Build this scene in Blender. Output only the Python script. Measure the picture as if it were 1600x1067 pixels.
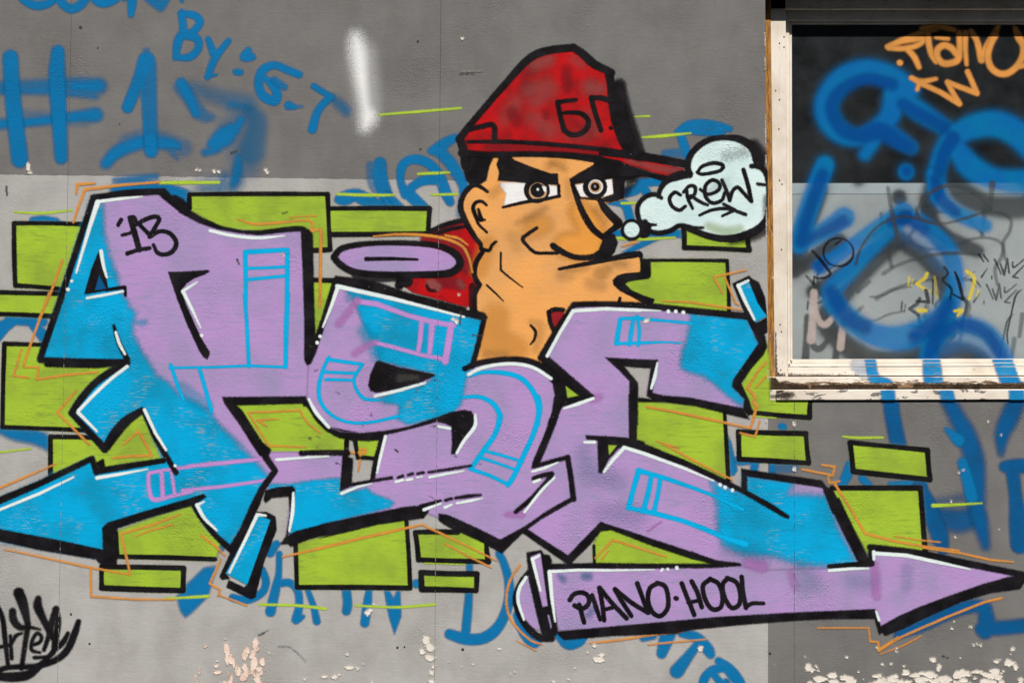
import bpy, bmesh, math, random
import numpy as np
from mathutils import Vector

random.seed(7)
for o in list(bpy.data.objects):
    bpy.data.objects.remove(o)
SC = bpy.context.scene
COL = SC.collection

# ------------------------------------------------------------------ scale of the place
# Wall coordinates are pixels read off the 1600 x 1067 image; one pixel is 2.1 mm on the wall face (y = 0).
U = 0.0021
Z0 = 0.25                      # height above the pavement of the lowest image row
CX, CY = 800.0, 533.5
DIST = 1600 * U * 50 / 36      # camera to wall, 50 mm lens
CAMZ = Z0 + (1067 - CY) * U

# ------------------------------------------------------------------ camera
cam = bpy.data.cameras.new('camera')
cam.lens = 50; cam.sensor_width = 36; cam.clip_start = 0.05; cam.clip_end = 2000
camo = bpy.data.objects.new('camera', cam); COL.objects.link(camo)
camo.location = (0, -DIST, CAMZ); camo.rotation_euler = (math.radians(90), 0, 0)
SC.camera = camo

# ------------------------------------------------------------------ sky, sun, exposure
LDIR = Vector((-0.22, 1.0, -1.72)).normalized()
elev = math.asin(-LDIR.z)
world = bpy.data.worlds.new('World'); SC.world = world; world.use_nodes = True
wn = world.node_tree.nodes; wl = world.node_tree.links
sky = wn.new('ShaderNodeTexSky'); sky.sky_type = 'NISHITA'; sky.sun_disc = False
sky.sun_elevation = elev; sky.sun_rotation = math.atan2(-LDIR.x, -LDIR.y)
sky.air_density = 1.0; sky.dust_density = 0.6
bgn = wn['Background']; bgn.inputs['Strength'].default_value = 0.05
wl.new(sky.outputs[0], bgn.inputs['Color'])
sun = bpy.data.lights.new('sun', 'SUN'); sun.energy = 4.8; sun.angle = math.radians(0.6); sun.color = (1.0, 0.955, 0.89)
suno = bpy.data.objects.new('sun', sun); COL.objects.link(suno)
suno.rotation_euler = LDIR.to_track_quat('-Z', 'Y').to_euler(); suno.location = (1, -4, 6)
SC.view_settings.view_transform = 'Standard'; SC.view_settings.look = 'None'
SC.view_settings.gamma = 1.0; SC.view_settings.exposure = 0.34
SC.cycles.transparent_max_bounces = 48
SC.cycles.max_bounces = 5; SC.cycles.diffuse_bounces = 1; SC.cycles.glossy_bounces = 2
SC.cycles.use_adaptive_sampling = True; SC.cycles.adaptive_threshold = 0.02

# ------------------------------------------------------------------ helpers: image to world
GAIN = 0.86                    # what a sunlit albedo of 1 reads as in this light
def lin(c):
    c = c / 255.0
    return c / 12.92 if c <= 0.04045 else ((c + 0.055) / 1.055) ** 2.4
def rgb(h, g=1.0):
    h = h.lstrip('#')
    return tuple(min(0.9, lin(int(h[i:i + 2], 16)) / GAIN * g) for i in (0, 2, 4)) + (1.0,)
def world_pt(px, py, depth=0.0):
    """image pixels -> world; things set back in the window opening are scaled to project at their pixels"""
    s = 1.0 + depth / DIST
    return Vector(((px - CX) * U * s, depth, CAMZ + (CY - py) * U * s))

# zoomed image crops: (x origin, y origin, image pixels per crop pixel)
CROPS = {
 'A1': (0, 0, 400/1524), 'A2': (400, 0, 400/1524), 'A3': (700, 40, 300/1455), 'A4': (700, 220, 320/1552),
 'A5': (940, 160, 300/1334), 'A6': (1180, 0, 420/1494), 'A7': (1180, 280, 420/1179), 'A8': (0, 260, 300/1334),
 'B1': (280, 260, 300/1455), 'B2': (0, 460, 300/1334), 'B3': (280, 460, 300/1334), 'B4': (480, 340, 300/1334),
 'B5': (480, 540, 300/1334), 'B6': (700, 420, 300/1334), 'B7': (700, 620, 300/1231), 'B8': (940, 400, 300/1231),
 'C1': (0, 680, 300/1455), 'C2': (260, 680, 300/1186), 'C3': (500, 720, 320/1423), 'C4': (780, 800, 340/1359),
 'C5': (1080, 780, 320/1190), 'C6': (1300, 640, 300/1455), 'C7': (1340, 820, 260/1123), 'C8': (0, 860, 420/1600),
 'D1': (480, 200, 280/1600), 'D2': (940, 620, 300/1334), 'D3': (1140, 580, 300/1455), 'D4': (420, 880, 0.25),
 'D5': (1180, 540, 160/1423), 'D6': (1440, 520, 160/854), 'D7': (1380, 240, 220/1304), 'D8': (1380, 360, 220/1304),
 'E1': (1180, 0, 0.1), 'E2': (1220, 290, 200/1524), 'E3': (1220, 420, 200/1334), 'E4': (1180, 120, 100/534),
 'E5': (860, 300, 200/1067), 'E6': (160, 380, 200/970), 'E7': (1440, 0, 160/1423), 'E8': (1060, 940, 300/1600),
 'P': (0, 0, 1.0)}
def K(key, *pts):
    x0, y0, s = CROPS[key]
    return [(x0 + p[0] * s, y0 + p[1] * s) + tuple(p[2:]) for p in pts]

# ------------------------------------------------------------------ helpers: objects
def tag(o, label, cat, group=None):
    o['label'] = label; o['category'] = cat
    if group: o['group'] = group
    return o
def wloc(o):
    v = Vector(o.location); p = o.parent
    while p: v = v + Vector(p.location); p = p.parent
    return v
def thing(name, loc, label, cat, group=None):
    o = bpy.data.objects.new(name, None); COL.objects.link(o); o.location = loc
    o.empty_display_size = 0.1
    return tag(o, label, cat, group)
def link_mesh(name, verts, faces, mat, parent=None, attrs=None, smooth=False):
    verts = np.asarray(verts, dtype=float)
    c = (verts.min(0) + verts.max(0)) / 2
    me = bpy.data.meshes.new(name)
    me.from_pydata((verts - c).tolist(), [], [tuple(int(i) for i in f) for f in faces])
    for k, v in (attrs or {}).items():
        a = me.attributes.new(k, 'FLOAT', 'POINT'); a.data.foreach_set('value', np.asarray(v, dtype=np.float32))
    if smooth:
        me.polygons.foreach_set('use_smooth', [True] * len(me.polygons))
    me.materials.append(mat)
    o = bpy.data.objects.new(name, me); COL.objects.link(o)
    c = Vector(c)
    if parent is not None:
        o.parent = parent; o.location = c - wloc(parent)
    else:
        o.location = c
    return o

# ------------------------------------------------------------------ paint: distance fields on the wall plane
def resample(pts, smooth=True, step=3.0, closed=False):
    pts = [tuple(p) if len(p) > 2 else (p[0], p[1], 4.0) for p in pts]
    if len(pts) == 1: return np.array([pts[0], pts[0]], float)
    P = np.array(pts, float)
    if not smooth or len(pts) < 3:
        return np.vstack([P, P[:1]]) if closed else P
    out = []
    n = len(P)
    rng = range(n) if closed else range(n - 1)
    for i in rng:
        p1, p2 = P[i], P[(i + 1) % n]
        p0 = P[i - 1] if (i > 0 or closed) else 2 * p1 - p2
        p3 = P[(i + 2) % n] if (i + 2 < n or closed) else 2 * p2 - p1
        m = max(2, int(np.hypot(*(p2 - p1)[:2]) / step))
        for t in np.linspace(0, 1, m, endpoint=False):
            t2, t3 = t * t, t * t * t
            out.append(0.5 * ((2 * p1) + (-p0 + p2) * t + (2 * p0 - 5 * p1 + 4 * p2 - p3) * t2 + (-p0 + 3 * p1 - 3 * p2 + p3) * t3))
    out.append(P[0] if closed else P[-1])
    return np.array(out)
class Stroke:
    """a sprayed line of changing width: points (x, y, radius[, opacity])"""
    def __init__(self, pts, smooth=True, r=None, o=1.0, wob=0.0):
        if r is not None: pts = [(p[0], p[1], r) for p in pts]
        self.P = resample(pts, smooth); self.o = o
        self.wob = wob
    def box(self):
        r = self.P[:, 2].max()
        return self.P[:, 0].min() - r, self.P[:, 1].min() - r, self.P[:, 0].max() + r, self.P[:, 1].max() + r
    def d(self, X, Y):
        best = np.full(X.shape, -1e9)
        for a, b in zip(self.P[:-1], self.P[1:]):
            dx, dy = b[0] - a[0], b[1] - a[1]
            L = dx * dx + dy * dy
            t = np.clip(((X - a[0]) * dx + (Y - a[1]) * dy) / L, 0, 1) if L > 1e-9 else np.zeros_like(X)
            dist = np.hypot(X - a[0] - t * dx, Y - a[1] - t * dy)
            best = np.maximum(best, a[2] + t * (b[2] - a[2]) - dist)
        return best
class Poly:
    """a filled patch; smooth=True rounds it through its points"""
    def __init__(self, pts, smooth=False, o=1.0, grow=0.0):
        p = [(q[0], q[1], 0.0) for q in pts]
        self.P = resample(p, True, 4.0, True)[:-1] if smooth else np.array(p, float)
        self.o = o; self.grow = grow
    def box(self):
        g = max(self.grow, 0)
        return self.P[:, 0].min() - g, self.P[:, 1].min() - g, self.P[:, 0].max() + g, self.P[:, 1].max() + g
    def d(self, X, Y):
        best = np.full(X.shape, 1e9); inside = np.zeros(X.shape, bool)
        n = len(self.P)
        for i in range(n):
            a, b = self.P[i], self.P[(i + 1) % n]
            dx, dy = b[0] - a[0], b[1] - a[1]
            L = dx * dx + dy * dy
            if L < 1e-9: continue
            t = np.clip(((X - a[0]) * dx + (Y - a[1]) * dy) / L, 0, 1)
            best = np.minimum(best, np.hypot(X - a[0] - t * dx, Y - a[1] - t * dy))
            if abs(dy) > 1e-12:
                c = ((a[1] > Y) != (b[1] > Y)) & (X < dx * (Y - a[1]) / dy + a[0])
                inside ^= c
        return np.where(inside, best, -best) + self.grow
def S(key, *pts, r=None, smooth=True, o=1.0):
    return Stroke(K(key, *pts), smooth, r, o)
def L_(key, *pts, r=None, o=1.0):
    return Stroke(K(key, *pts), False, r, o)
def PG(key, *pts, smooth=False, o=1.0, grow=0.0):
    return Poly(K(key, *pts), smooth, o, grow)

LAYER = 0.00011
COATS = [0]
def islands(q):
    """number the separate strokes of a coat"""
    lab = np.full(q.shape, -1, int); n = 0
    ny, nx = q.shape
    for j0, i0 in zip(*np.nonzero(q)):
        if lab[j0, i0] >= 0: continue
        st = [(j0, i0)]; lab[j0, i0] = n
        while st:
            j, i = st.pop()
            for dj in (-1, 0, 1):
                for di in (-1, 0, 1):
                    a, b = j + dj, i + di
                    if 0 <= a < ny and 0 <= b < nx and q[a, b] and lab[a, b] < 0:
                        lab[a, b] = n; st.append((a, b))
        n += 1
    return lab
def paint(name, shapes, mat, layer, parent=None, f=1.3, cell=None, depth=0.0, cut=None, clip=None):
    """one coat of paint as a thin sheet; v = distance to its edge in feather widths, o = how dense the coat is"""
    if not isinstance(shapes, (list, tuple)): shapes = [shapes]
    cell = cell or min(5.0, max(1.6, f * 0.9))
    bx = np.array([s.box() for s in shapes])
    x0, y0 = bx[:, 0].min() - f - cell, bx[:, 1].min() - f - cell
    x1, y1 = bx[:, 2].max() + f + cell, bx[:, 3].max() + f + cell
    if clip:
        x0, y0, x1, y1 = max(x0, clip[0]), max(y0, clip[1]), min(x1, clip[2]), min(y1, clip[3])
    nx, ny = max(2, int(math.ceil((x1 - x0) / cell)) + 1), max(2, int(math.ceil((y1 - y0) / cell)) + 1)
    gx, gy = np.linspace(x0, x1, nx), np.linspace(y0, y1, ny)
    X, Y = np.meshgrid(gx, gy)
    D = np.full(X.shape, -1e9); O = np.zeros(X.shape)
    for s in shapes:
        b = s.box(); m = f + 2 * cell
        i0, i1 = np.searchsorted(gx, b[0] - m), np.searchsorted(gx, b[2] + m)
        j0, j1 = np.searchsorted(gy, b[1] - m), np.searchsorted(gy, b[3] + m)
        if i1 <= i0 or j1 <= j0: continue
        sl = (slice(j0, j1), slice(i0, i1))
        d = s.d(X[sl], Y[sl])
        a = np.clip(d / f * 0.5 + 0.5, 0, 1); a = a * a * (3 - 2 * a)
        O[sl] = np.maximum(O[sl], a * s.o)      # the densest coat wins
        D[sl] = np.maximum(D[sl], d)
    am = np.clip(D / f * 0.5 + 0.5, 0, 1); am = am * am * (3 - 2 * am)
    O = np.where(am > 1e-3, O / np.maximum(am, 1e-3), max(s.o for s in shapes))
    for c in (cut or []):
        D = np.minimum(D, -c.d(X, Y))
    V = np.clip(D / f, -4, 12)
    q = np.maximum(np.maximum(V[:-1, :-1], V[1:, :-1]), np.maximum(V[:-1, 1:], V[1:, 1:])) > -1.0
    idx = np.arange(nx * ny).reshape(ny, nx)
    a, b, c, d = idx[:-1, :-1][q], idx[:-1, 1:][q], idx[1:, 1:][q], idx[1:, :-1][q]
    FA = np.stack([a, d, c, b], 1)
    if len(FA) == 0: return None
    COATS[0] += 1
    yy = depth - 0.0003 - LAYER * layer - 4e-6 * (COATS[0] % 24)     # each coat lies on the one before
    sc = 1.0 + depth / DIST
    lab = islands(q)[q] if len(shapes) > 1 else np.zeros(len(FA), int)
    objs = []
    for k in np.argsort(-np.bincount(lab)):
        F = FA[lab == k]
        if len(F) < 3 and objs: continue
        used, inv = np.unique(F.ravel(), return_inverse=True)
        xs, ys, vs, os_ = X.ravel()[used], Y.ravel()[used], V.ravel()[used], O.ravel()[used]
        W = np.stack([(xs - CX) * U * sc, np.full(xs.shape, yy), CAMZ + (CY - ys) * U * sc], 1)
        objs.append(link_mesh(name, W, inv.reshape(-1, 4), mat, parent, {'v': vs, 'o': os_}))
    return objs[0]

# ------------------------------------------------------------------ materials
def nodes_of(name):
    m = bpy.data.materials.new(name); m.use_nodes = True
    nt = m.node_tree
    return m, nt, nt.nodes, nt.links, nt.nodes['Principled BSDF']
def N(nt, kind, **kw):
    n = nt.nodes.new(kind)
    for k, v in kw.items():
        if k.startswith('i_'):
            key = k[2:]
            n.inputs[int(key) if key.isdigit() else key].default_value = v
        else:
            setattr(n, k, v)
    return n
def math_(nt, op, a, b=None, c=None, clamp=False):
    n = nt.nodes.new('ShaderNodeMath'); n.operation = op; n.use_clamp = clamp
    for i, x in enumerate((a, b, c)):
        if x is None: continue
        if isinstance(x, (int, float)): n.inputs[i].default_value = x
        else: nt.links.new(x, n.inputs[i])
    return n.outputs[0]
def maprange(nt, x, a, b, c=0.0, d=1.0, kind='SMOOTHSTEP'):
    n = nt.nodes.new('ShaderNodeMapRange'); n.interpolation_type = kind
    nt.links.new(x, n.inputs[0])
    for i, v in enumerate((a, b, c, d)): n.inputs[i + 1].default_value = v
    return n.outputs[0]
def noise(nt, vec, scale, detail=3, rough=0.55, dist=0.0):
    n = N(nt, 'ShaderNodeTexNoise', i_Scale=scale, i_Detail=detail, i_Roughness=rough, i_Distortion=dist)
    nt.links.new(vec, n.inputs['Vector']); return n.outputs[0]
def scaled(nt, vec, s):
    n = N(nt, 'ShaderNodeVectorMath', operation='MULTIPLY'); n.inputs[1].default_value = s
    nt.links.new(vec, n.inputs[0]); return n.outputs[0]
def mixc(nt, fac, a, b, blend='MIX'):
    n = nt.nodes.new('ShaderNodeMix'); n.data_type = 'RGBA'; n.blend_type = blend
    for s, x in ((n.inputs['Factor'], fac), (n.inputs['A'], a), (n.inputs['B'], b)):
        if isinstance(x, (int, float)): s.default_value = x
        elif isinstance(x, tuple): s.default_value = x
        else: nt.links.new(x, s)
    return n.outputs['Result']

SEAMS = [(112, 0, 90, 1060), (689, 0, 679, 1055), (1241, 590, 1241, 1067)]
def make_relief():
    """surface relief of the boarded wall, shared by the bare boards and every coat of paint on them"""
    g = bpy.data.node_groups.new('board_relief', 'ShaderNodeTree')
    g.interface.new_socket('Normal', in_out='OUTPUT', socket_type='NodeSocketVector')
    g.interface.new_socket('Seam', in_out='OUTPUT', socket_type='NodeSocketFloat')
    g.interface.new_socket('Rough', in_out='OUTPUT', socket_type='NodeSocketFloat')
    out = g.nodes.new('NodeGroupOutput')
    pos = g.nodes.new('ShaderNodeNewGeometry').outputs['Position']
    mid = noise(g, pos, 75, 4, 0.68)
    trow = noise(g, scaled(g, pos, (7, 7, 55)), 2.2, 3, 0.6)
    # flaked, wrinkled patches
    region = maprange(g, noise(g, pos, 3.3, 1, 0.5), 0.54, 0.68)
    for px_, py_, rr in ((702, 600, .17), (935, 735, .09), (470, 400, .10), (1080, 560, .12), (690, 455, .11), (905, 945, .12)):
        dn_ = N(g, 'ShaderNodeVectorMath', operation='DISTANCE'); g.links.new(pos, dn_.inputs[0]); dn_.inputs[1].default_value = world_pt(px_, py_)
        region = math_(g, 'MAXIMUM', region, maprange(g, dn_.outputs['Value'], rr * .4, rr, 1.0, 0.0))
    wr = noise(g, pos, 95, 3, 0.7)
    wrk = math_(g, 'MULTIPLY', math_(g, 'ABSOLUTE', math_(g, 'SUBTRACT', wr, 0.5)), region)
    h = math_(g, 'MULTIPLY', mid, 0.6)
    h = math_(g, 'ADD', h, math_(g, 'MULTIPLY', trow, 0.30))
    h = math_(g, 'ADD', h, math_(g, 'MULTIPLY', wrk, 4.4))
    h = math_(g, 'ADD', h, math_(g, 'MULTIPLY', noise(g, pos, 5.5, 1), 3.5))
    bmp = N(g, 'ShaderNodeBump', i_Strength=0.5, i_Distance=0.0024)
    g.links.new(h, bmp.inputs['Height'])
    g.links.new(bmp.outputs[0], out.inputs['Normal'])
    sep = g.nodes.new('ShaderNodeSeparateXYZ'); g.links.new(pos, sep.inputs[0])
    total = None
    jit = math_(g, 'MULTIPLY', math_(g, 'SUBTRACT', mid, 0.5), 0.0018)
    wid = maprange(g, noise(g, scaled(g, pos, (0.01, 0.01, 1)), 60, 2, 0.6), 0.42, 0.66, 0.0001, 0.0012)
    for xa, ya, xb, yb in SEAMS:
        A, B = world_pt(xa, ya), world_pt(xb, yb)
        k = (B.x - A.x) / (B.z - A.z)
        line = math_(g, 'ADD', math_(g, 'MULTIPLY', math_(g, 'SUBTRACT', sep.outputs['Z'], A.z), k), A.x)
        dx = math_(g, 'ABSOLUTE', math_(g, 'ADD', math_(g, 'SUBTRACT', sep.outputs['X'], line), jit))
        hit = math_(g, 'LESS_THAN', dx, wid)
        total = hit if total is None else math_(g, 'MAXIMUM', total, hit)
    below = math_(g, 'LESS_THAN', sep.outputs['Y'], 0.01)
    g.links.new(math_(g, 'MULTIPLY', total, below), out.inputs['Seam'])
    g.links.new(maprange(g, mid, 0.3, 0.7, 0.62, 0.85, 'LINEAR'), out.inputs['Rough'])
    return g
RELIEF = make_relief()

def chip_relief(m):
    """flakes: the old coats stand proud round the bare patch"""
    nt = m.node_tree; ls = nt.links; bs = nt.nodes['Principled BSDF']
    v = N(nt, 'ShaderNodeAttribute', attribute_name='v').outputs['Fac']
    pos = nt.nodes.new('ShaderNodeNewGeometry').outputs['Position']
    h = math_(nt, 'SUBTRACT', math_(nt, 'MULTIPLY', noise(nt, pos, 140, 3, 0.6), 0.6), math_(nt, 'MULTIPLY', maprange(nt, v, -1, 1.5), 1.0))
    b = N(nt, 'ShaderNodeBump', i_Strength=0.5, i_Distance=0.0025)
    ls.new(h, b.inputs['Height'])
    for l in list(bs.inputs['Normal'].links): ls.remove(l)
    ls.new(b.outputs[0], bs.inputs['Normal'])

def spray(name, color, color2=None, mott=0.35, mscale=9.0, streak=0.0, thin=0.0, edge=0.5, escale=260, grain=0.08, rough=None, relief=True, dens=1.0, dash=None):
    """spray paint: mottled pigment, thin streaks, ragged or misty edge driven by the coat's own v and o values"""
    m, nt, ns, ls, bs = nodes_of(name)
    rel = None
    if relief:
        rel = nt.nodes.new('ShaderNodeGroup'); rel.node_tree = RELIEF
    pos = ns.new('ShaderNodeNewGeometry').outputs['Position']
    v = N(nt, 'ShaderNodeAttribute', attribute_name='v').outputs['Fac']
    o = N(nt, 'ShaderNodeAttribute', attribute_name='o').outputs['Fac']
    en = noise(nt, pos, escale, 2, 0.6)
    e = math_(nt, 'ADD', v, math_(nt, 'MULTIPLY', math_(nt, 'SUBTRACT', en, 0.5), edge * 2))
    a = math_(nt, 'MULTIPLY', maprange(nt, e, -1, 1), math_(nt, 'MULTIPLY', o, dens))
    col = color
    big = noise(nt, pos, mscale, 3, 0.6)
    c2 = color2 or tuple(x * 0.62 for x in color[:3]) + (1,)
    fac = math_(nt, 'MULTIPLY', maprange(nt, big, 0.36, 0.72), mott)
    col = mixc(nt, fac, color, c2)
    if streak:
        st = noise(nt, scaled(nt, pos, (5, 5, 44)), 2.4, 3, 0.6)
        sreg = maprange(nt, noise(nt, pos, 5.0, 1), 0.38, 0.58)
        col = mixc(nt, math_(nt, 'MULTIPLY', math_(nt, 'MULTIPLY', maprange(nt, st, 0.50, 0.72), streak), sreg), col, c2)
    if thin:
        st2 = noise(nt, scaled(nt, pos, (7, 7, 95)), 2.8, 3, 0.65)
        reg2 = maprange(nt, noise(nt, pos, 7.0, 1), 0.44, 0.58)
        t = math_(nt, 'MULTIPLY', math_(nt, 'MULTIPLY', maprange(nt, st2, 0.56, 0.64), reg2), thin)
        a = math_(nt, 'MULTIPLY', a, math_(nt, 'SUBTRACT', 1.0, t))
    if dash:      # ridges of the board the spray missed
        dn = noise(nt, scaled(nt, pos, (9, 9, 80)), 3.1, 3, 0.6)
        dr = maprange(nt, noise(nt, pos, 8.5, 1), 0.52, 0.62)
        col = mixc(nt, math_(nt, 'MULTIPLY', math_(nt, 'MULTIPLY', maprange(nt, dn, 0.56, 0.63), dr), 0.75), col, dash)
    fn = noise(nt, pos, 430, 1, 0.5)
    col = mixc(nt, math_(nt, 'MULTIPLY', maprange(nt, fn, 0.35, 0.65), grain * 2), col, tuple(x * 0.72 for x in color[:3]) + (1,))
    # flecks where the coat has chipped down to pale board
    fl = noise(nt, pos, 150, 1, 0.5)
    if relief:
        a = math_(nt, 'MULTIPLY', a, math_(nt, 'SUBTRACT', 1.0, rel.outputs['Seam']))
        fleck = math_(nt, 'MULTIPLY', maprange(nt, fl, 0.795, 0.81), 0.55)
        col = mixc(nt, fleck, col, rgb('#a09a94'))
        ls.new(rel.outputs['Normal'], bs.inputs['Normal'])
        ls.new(rel.outputs['Rough'], bs.inputs['Roughness'])
    if rough is not None:
        for l in list(bs.inputs['Roughness'].links): ls.remove(l)
        bs.inputs['Roughness'].default_value = rough
    bs.inputs['Specular IOR Level'].default_value = 0.10
    ls.new(col, bs.inputs['Base Color'])
    tr = ns.new('ShaderNodeBsdfTransparent')
    mx = ns.new('ShaderNodeMixShader')
    ls.new(a, mx.inputs[0]); ls.new(tr.outputs[0], mx.inputs[1]); ls.new(bs.outputs[0], mx.inputs[2])
    ls.new(mx.outputs[0], ns['Material Output'].inputs['Surface'])
    return m

M = {}
M['black'] = spray('black_spray', rgb('#0d0b0e'), rgb('#232126'), 0.7, 14, edge=0.95, escale=300, grain=0.12, thin=0.22)
M['black_soft'] = spray('black_mist_spray', rgb('#111013'), rgb('#232126'), 0.5, 14, edge=0.8)
M['black_thin'] = spray('thin_black_spray', rgb('#19171b'), rgb('#3a383b'), 0.6, 20, edge=0.8, thin=0.4)
M['purple'] = spray('purple_spray', rgb('#aa89c0'), rgb('#8d87ab'), 0.75, 6, streak=0.9, thin=0.12, edge=0.5)
M['purple_line'] = spray('purple_line_spray', rgb('#b586c8'), rgb('#a07fb8'), 0.4, 12, edge=0.6)
M['pink'] = spray('pink_purple_mist', rgb('#b878c2'), rgb('#a374b4'), 0.4, 12, edge=0.9)
M['cyan'] = spray('sky_blue_spray', rgb('#009fd4'), rgb('#0a84aa'), 0.85, 7, streak=0.6, thin=0.22, edge=0.7, escale=110, dash=rgb('#8b9690'))
M['cyan_line'] = spray('sky_blue_line_spray', rgb('#00a6dc'), rgb('#0094c6'), 0.4, 12, edge=0.6)
M['green'] = spray('lime_green_spray', rgb('#99b735'), rgb('#788c38'), 0.7, 6, streak=0.85, thin=0.06, edge=0.5)
M['green_mist'] = spray('lime_green_mist', rgb('#93ae3c'), rgb('#85a03c'), 0.4, 10, edge=0.9, escale=300)
M['green_line'] = spray('lime_green_line_spray', rgb('#a8c53c'), rgb('#97b23c'), 0.4, 16, edge=1.0, thin=0.4)
M['orange'] = spray('orange_line_spray', rgb('#dc933f'), rgb('#b98348'), 0.6, 16, edge=0.9, thin=0.5, dens=0.9)
M['white'] = spray('white_line_spray', rgb('#d9e6e8'), rgb('#bfd2d8'), 0.4, 16, edge=0.7, thin=0.12)
M['white_mist'] = spray('white_mist_spray', rgb('#e9eef2'), rgb('#cfd6dc'), 0.4, 12, edge=1.1, escale=320)
M['blue'] = spray('blue_spray', rgb('#046fa8'), rgb('#0c6494'), 0.6, 8, edge=0.8, escale=300, thin=0.3, dens=0.94)
M['blue_mist'] = spray('blue_mist_spray', rgb('#14699a'), rgb('#23628a'), 0.5, 10, edge=0.9, escale=300, thin=0.2)
M['deep_blue'] = spray('deep_blue_spray', rgb('#04568e'), rgb('#0c4a78'), 0.7, 8, edge=0.9, escale=300, dens=0.93)
M['skin'] = spray('orange_tan_spray', rgb('#e3a059'), rgb('#c79460'), 0.8, 5, streak=0.25, edge=0.5)
M['iris'] = spray('tan_iris_spray', rgb('#c8a078'), rgb('#b08a66'), 0.4, 18, edge=0.5)
M['skin_warm'] = spray('warm_orange_mist', rgb('#e69a44'), rgb('#d69248'), 0.5, 8, edge=0.6)
M['smudge'] = spray('grey_brown_mist', rgb('#6e5334'), rgb('#5a452c'), 0.5, 20, edge=0.9)
M['red'] = spray('red_spray', rgb('#b40d12'), rgb('#741418'), 1.0, 9, streak=0.3, edge=0.5)
M['red_grey'] = spray('faded_red_mist', rgb('#94504e'), rgb('#8a3c3c'), 0.6, 12, edge=0.6)
M['dark_red'] = spray('dark_red_spray', rgb('#8a1c24'), rgb('#701a20'), 0.6, 12, edge=0.5)
M['bubble'] = spray('pale_white_spray', rgb('#cfe2e2'), rgb('#b4cfd2'), 0.7, 8, streak=0.3, edge=0.4)
M['eye'] = spray('white_eye_spray', rgb('#ece8ea'), rgb('#d6ccd2'), 0.4, 18, edge=0.5)
M['chip'] = spray('bare_chip', rgb('#ddd6cc'), rgb('#c2b8ac'), 0.5, 30, edge=2.3, escale=230, grain=0.12)
M['chip_pink'] = spray('bare_pinkish_chip', rgb('#e2cfc2'), rgb('#c9a596'), 0.8, 24, edge=2.6, escale=230)
chip_relief(M['chip']); chip_relief(M['chip_pink'])
M['grime'] = spray('grey_scuff', rgb('#4d4a48'), rgb('#3d3a38'), 0.6, 30, edge=1.6, escale=120)
M['grime_soft'] = spray('pale_scuff', rgb('#8f8a85'), rgb('#7b7672'), 0.6, 30, edge=1.2, escale=90, thin=0.5)
# coats on the glass and on the window joinery (smooth ground, no board relief)
M['g_blue'] = spray('blue_spray_on_glass', rgb('#0666ac'), rgb('#0078a4'), 0.7, 7, edge=0.7, escale=320, grain=0.08, rough=0.5, relief=False, dens=0.84)
M['g_mist'] = spray('blue_overspray_on_glass', rgb('#0c6a9c'), rgb('#0a5a88'), 0.5, 9, edge=0.5, escale=300, grain=0.1, rough=0.6, relief=False)
M['g_blue_core'] = spray('dark_blue_spray_on_glass', rgb('#004a9c'), rgb('#004484'), 0.5, 9, edge=0.3, grain=0.05, rough=0.5, relief=False, dens=0.62)
M['g_orange'] = spray('orange_spray_on_glass', rgb('#d8924a'), rgb('#b07f42'), 0.7, 14, edge=0.7, escale=320, rough=0.5, relief=False, dens=0.95)
M['g_black'] = spray('black_marker_on_glass', rgb('#101114'), rgb('#22242a'), 0.5, 30, edge=0.8, thin=0.5, rough=0.5, relief=False, dens=0.82)
M['g_grey'] = spray('grey_stroke_shadow_on_glass', rgb('#3a4042'), rgb('#4a5052'), 0.6, 20, edge=0.5, thin=0.5, rough=0.5, relief=False, dens=0.6)  # grey coat standing in for the blurred shadows of strokes on the glass
M['g_yellow'] = spray('yellow_marker_on_glass', rgb('#cdb92e'), rgb('#a8a058'), 0.7, 40, edge=0.8, thin=0.4, rough=0.5, relief=False, dens=0.85)
M['g_pink'] = spray('greyish_pink_paint_on_glass', rgb('#b0a39e'), rgb('#9d908c'), 0.5, 30, edge=0.6, rough=0.5, relief=False, dens=0.85)
M['w_blue'] = spray('blue_spray_on_joinery', rgb('#0078ba'), rgb('#2a9ac8'), 0.5, 14, edge=0.9, escale=320, thin=0.7, rough=0.5, relief=False, dens=0.88)

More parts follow.
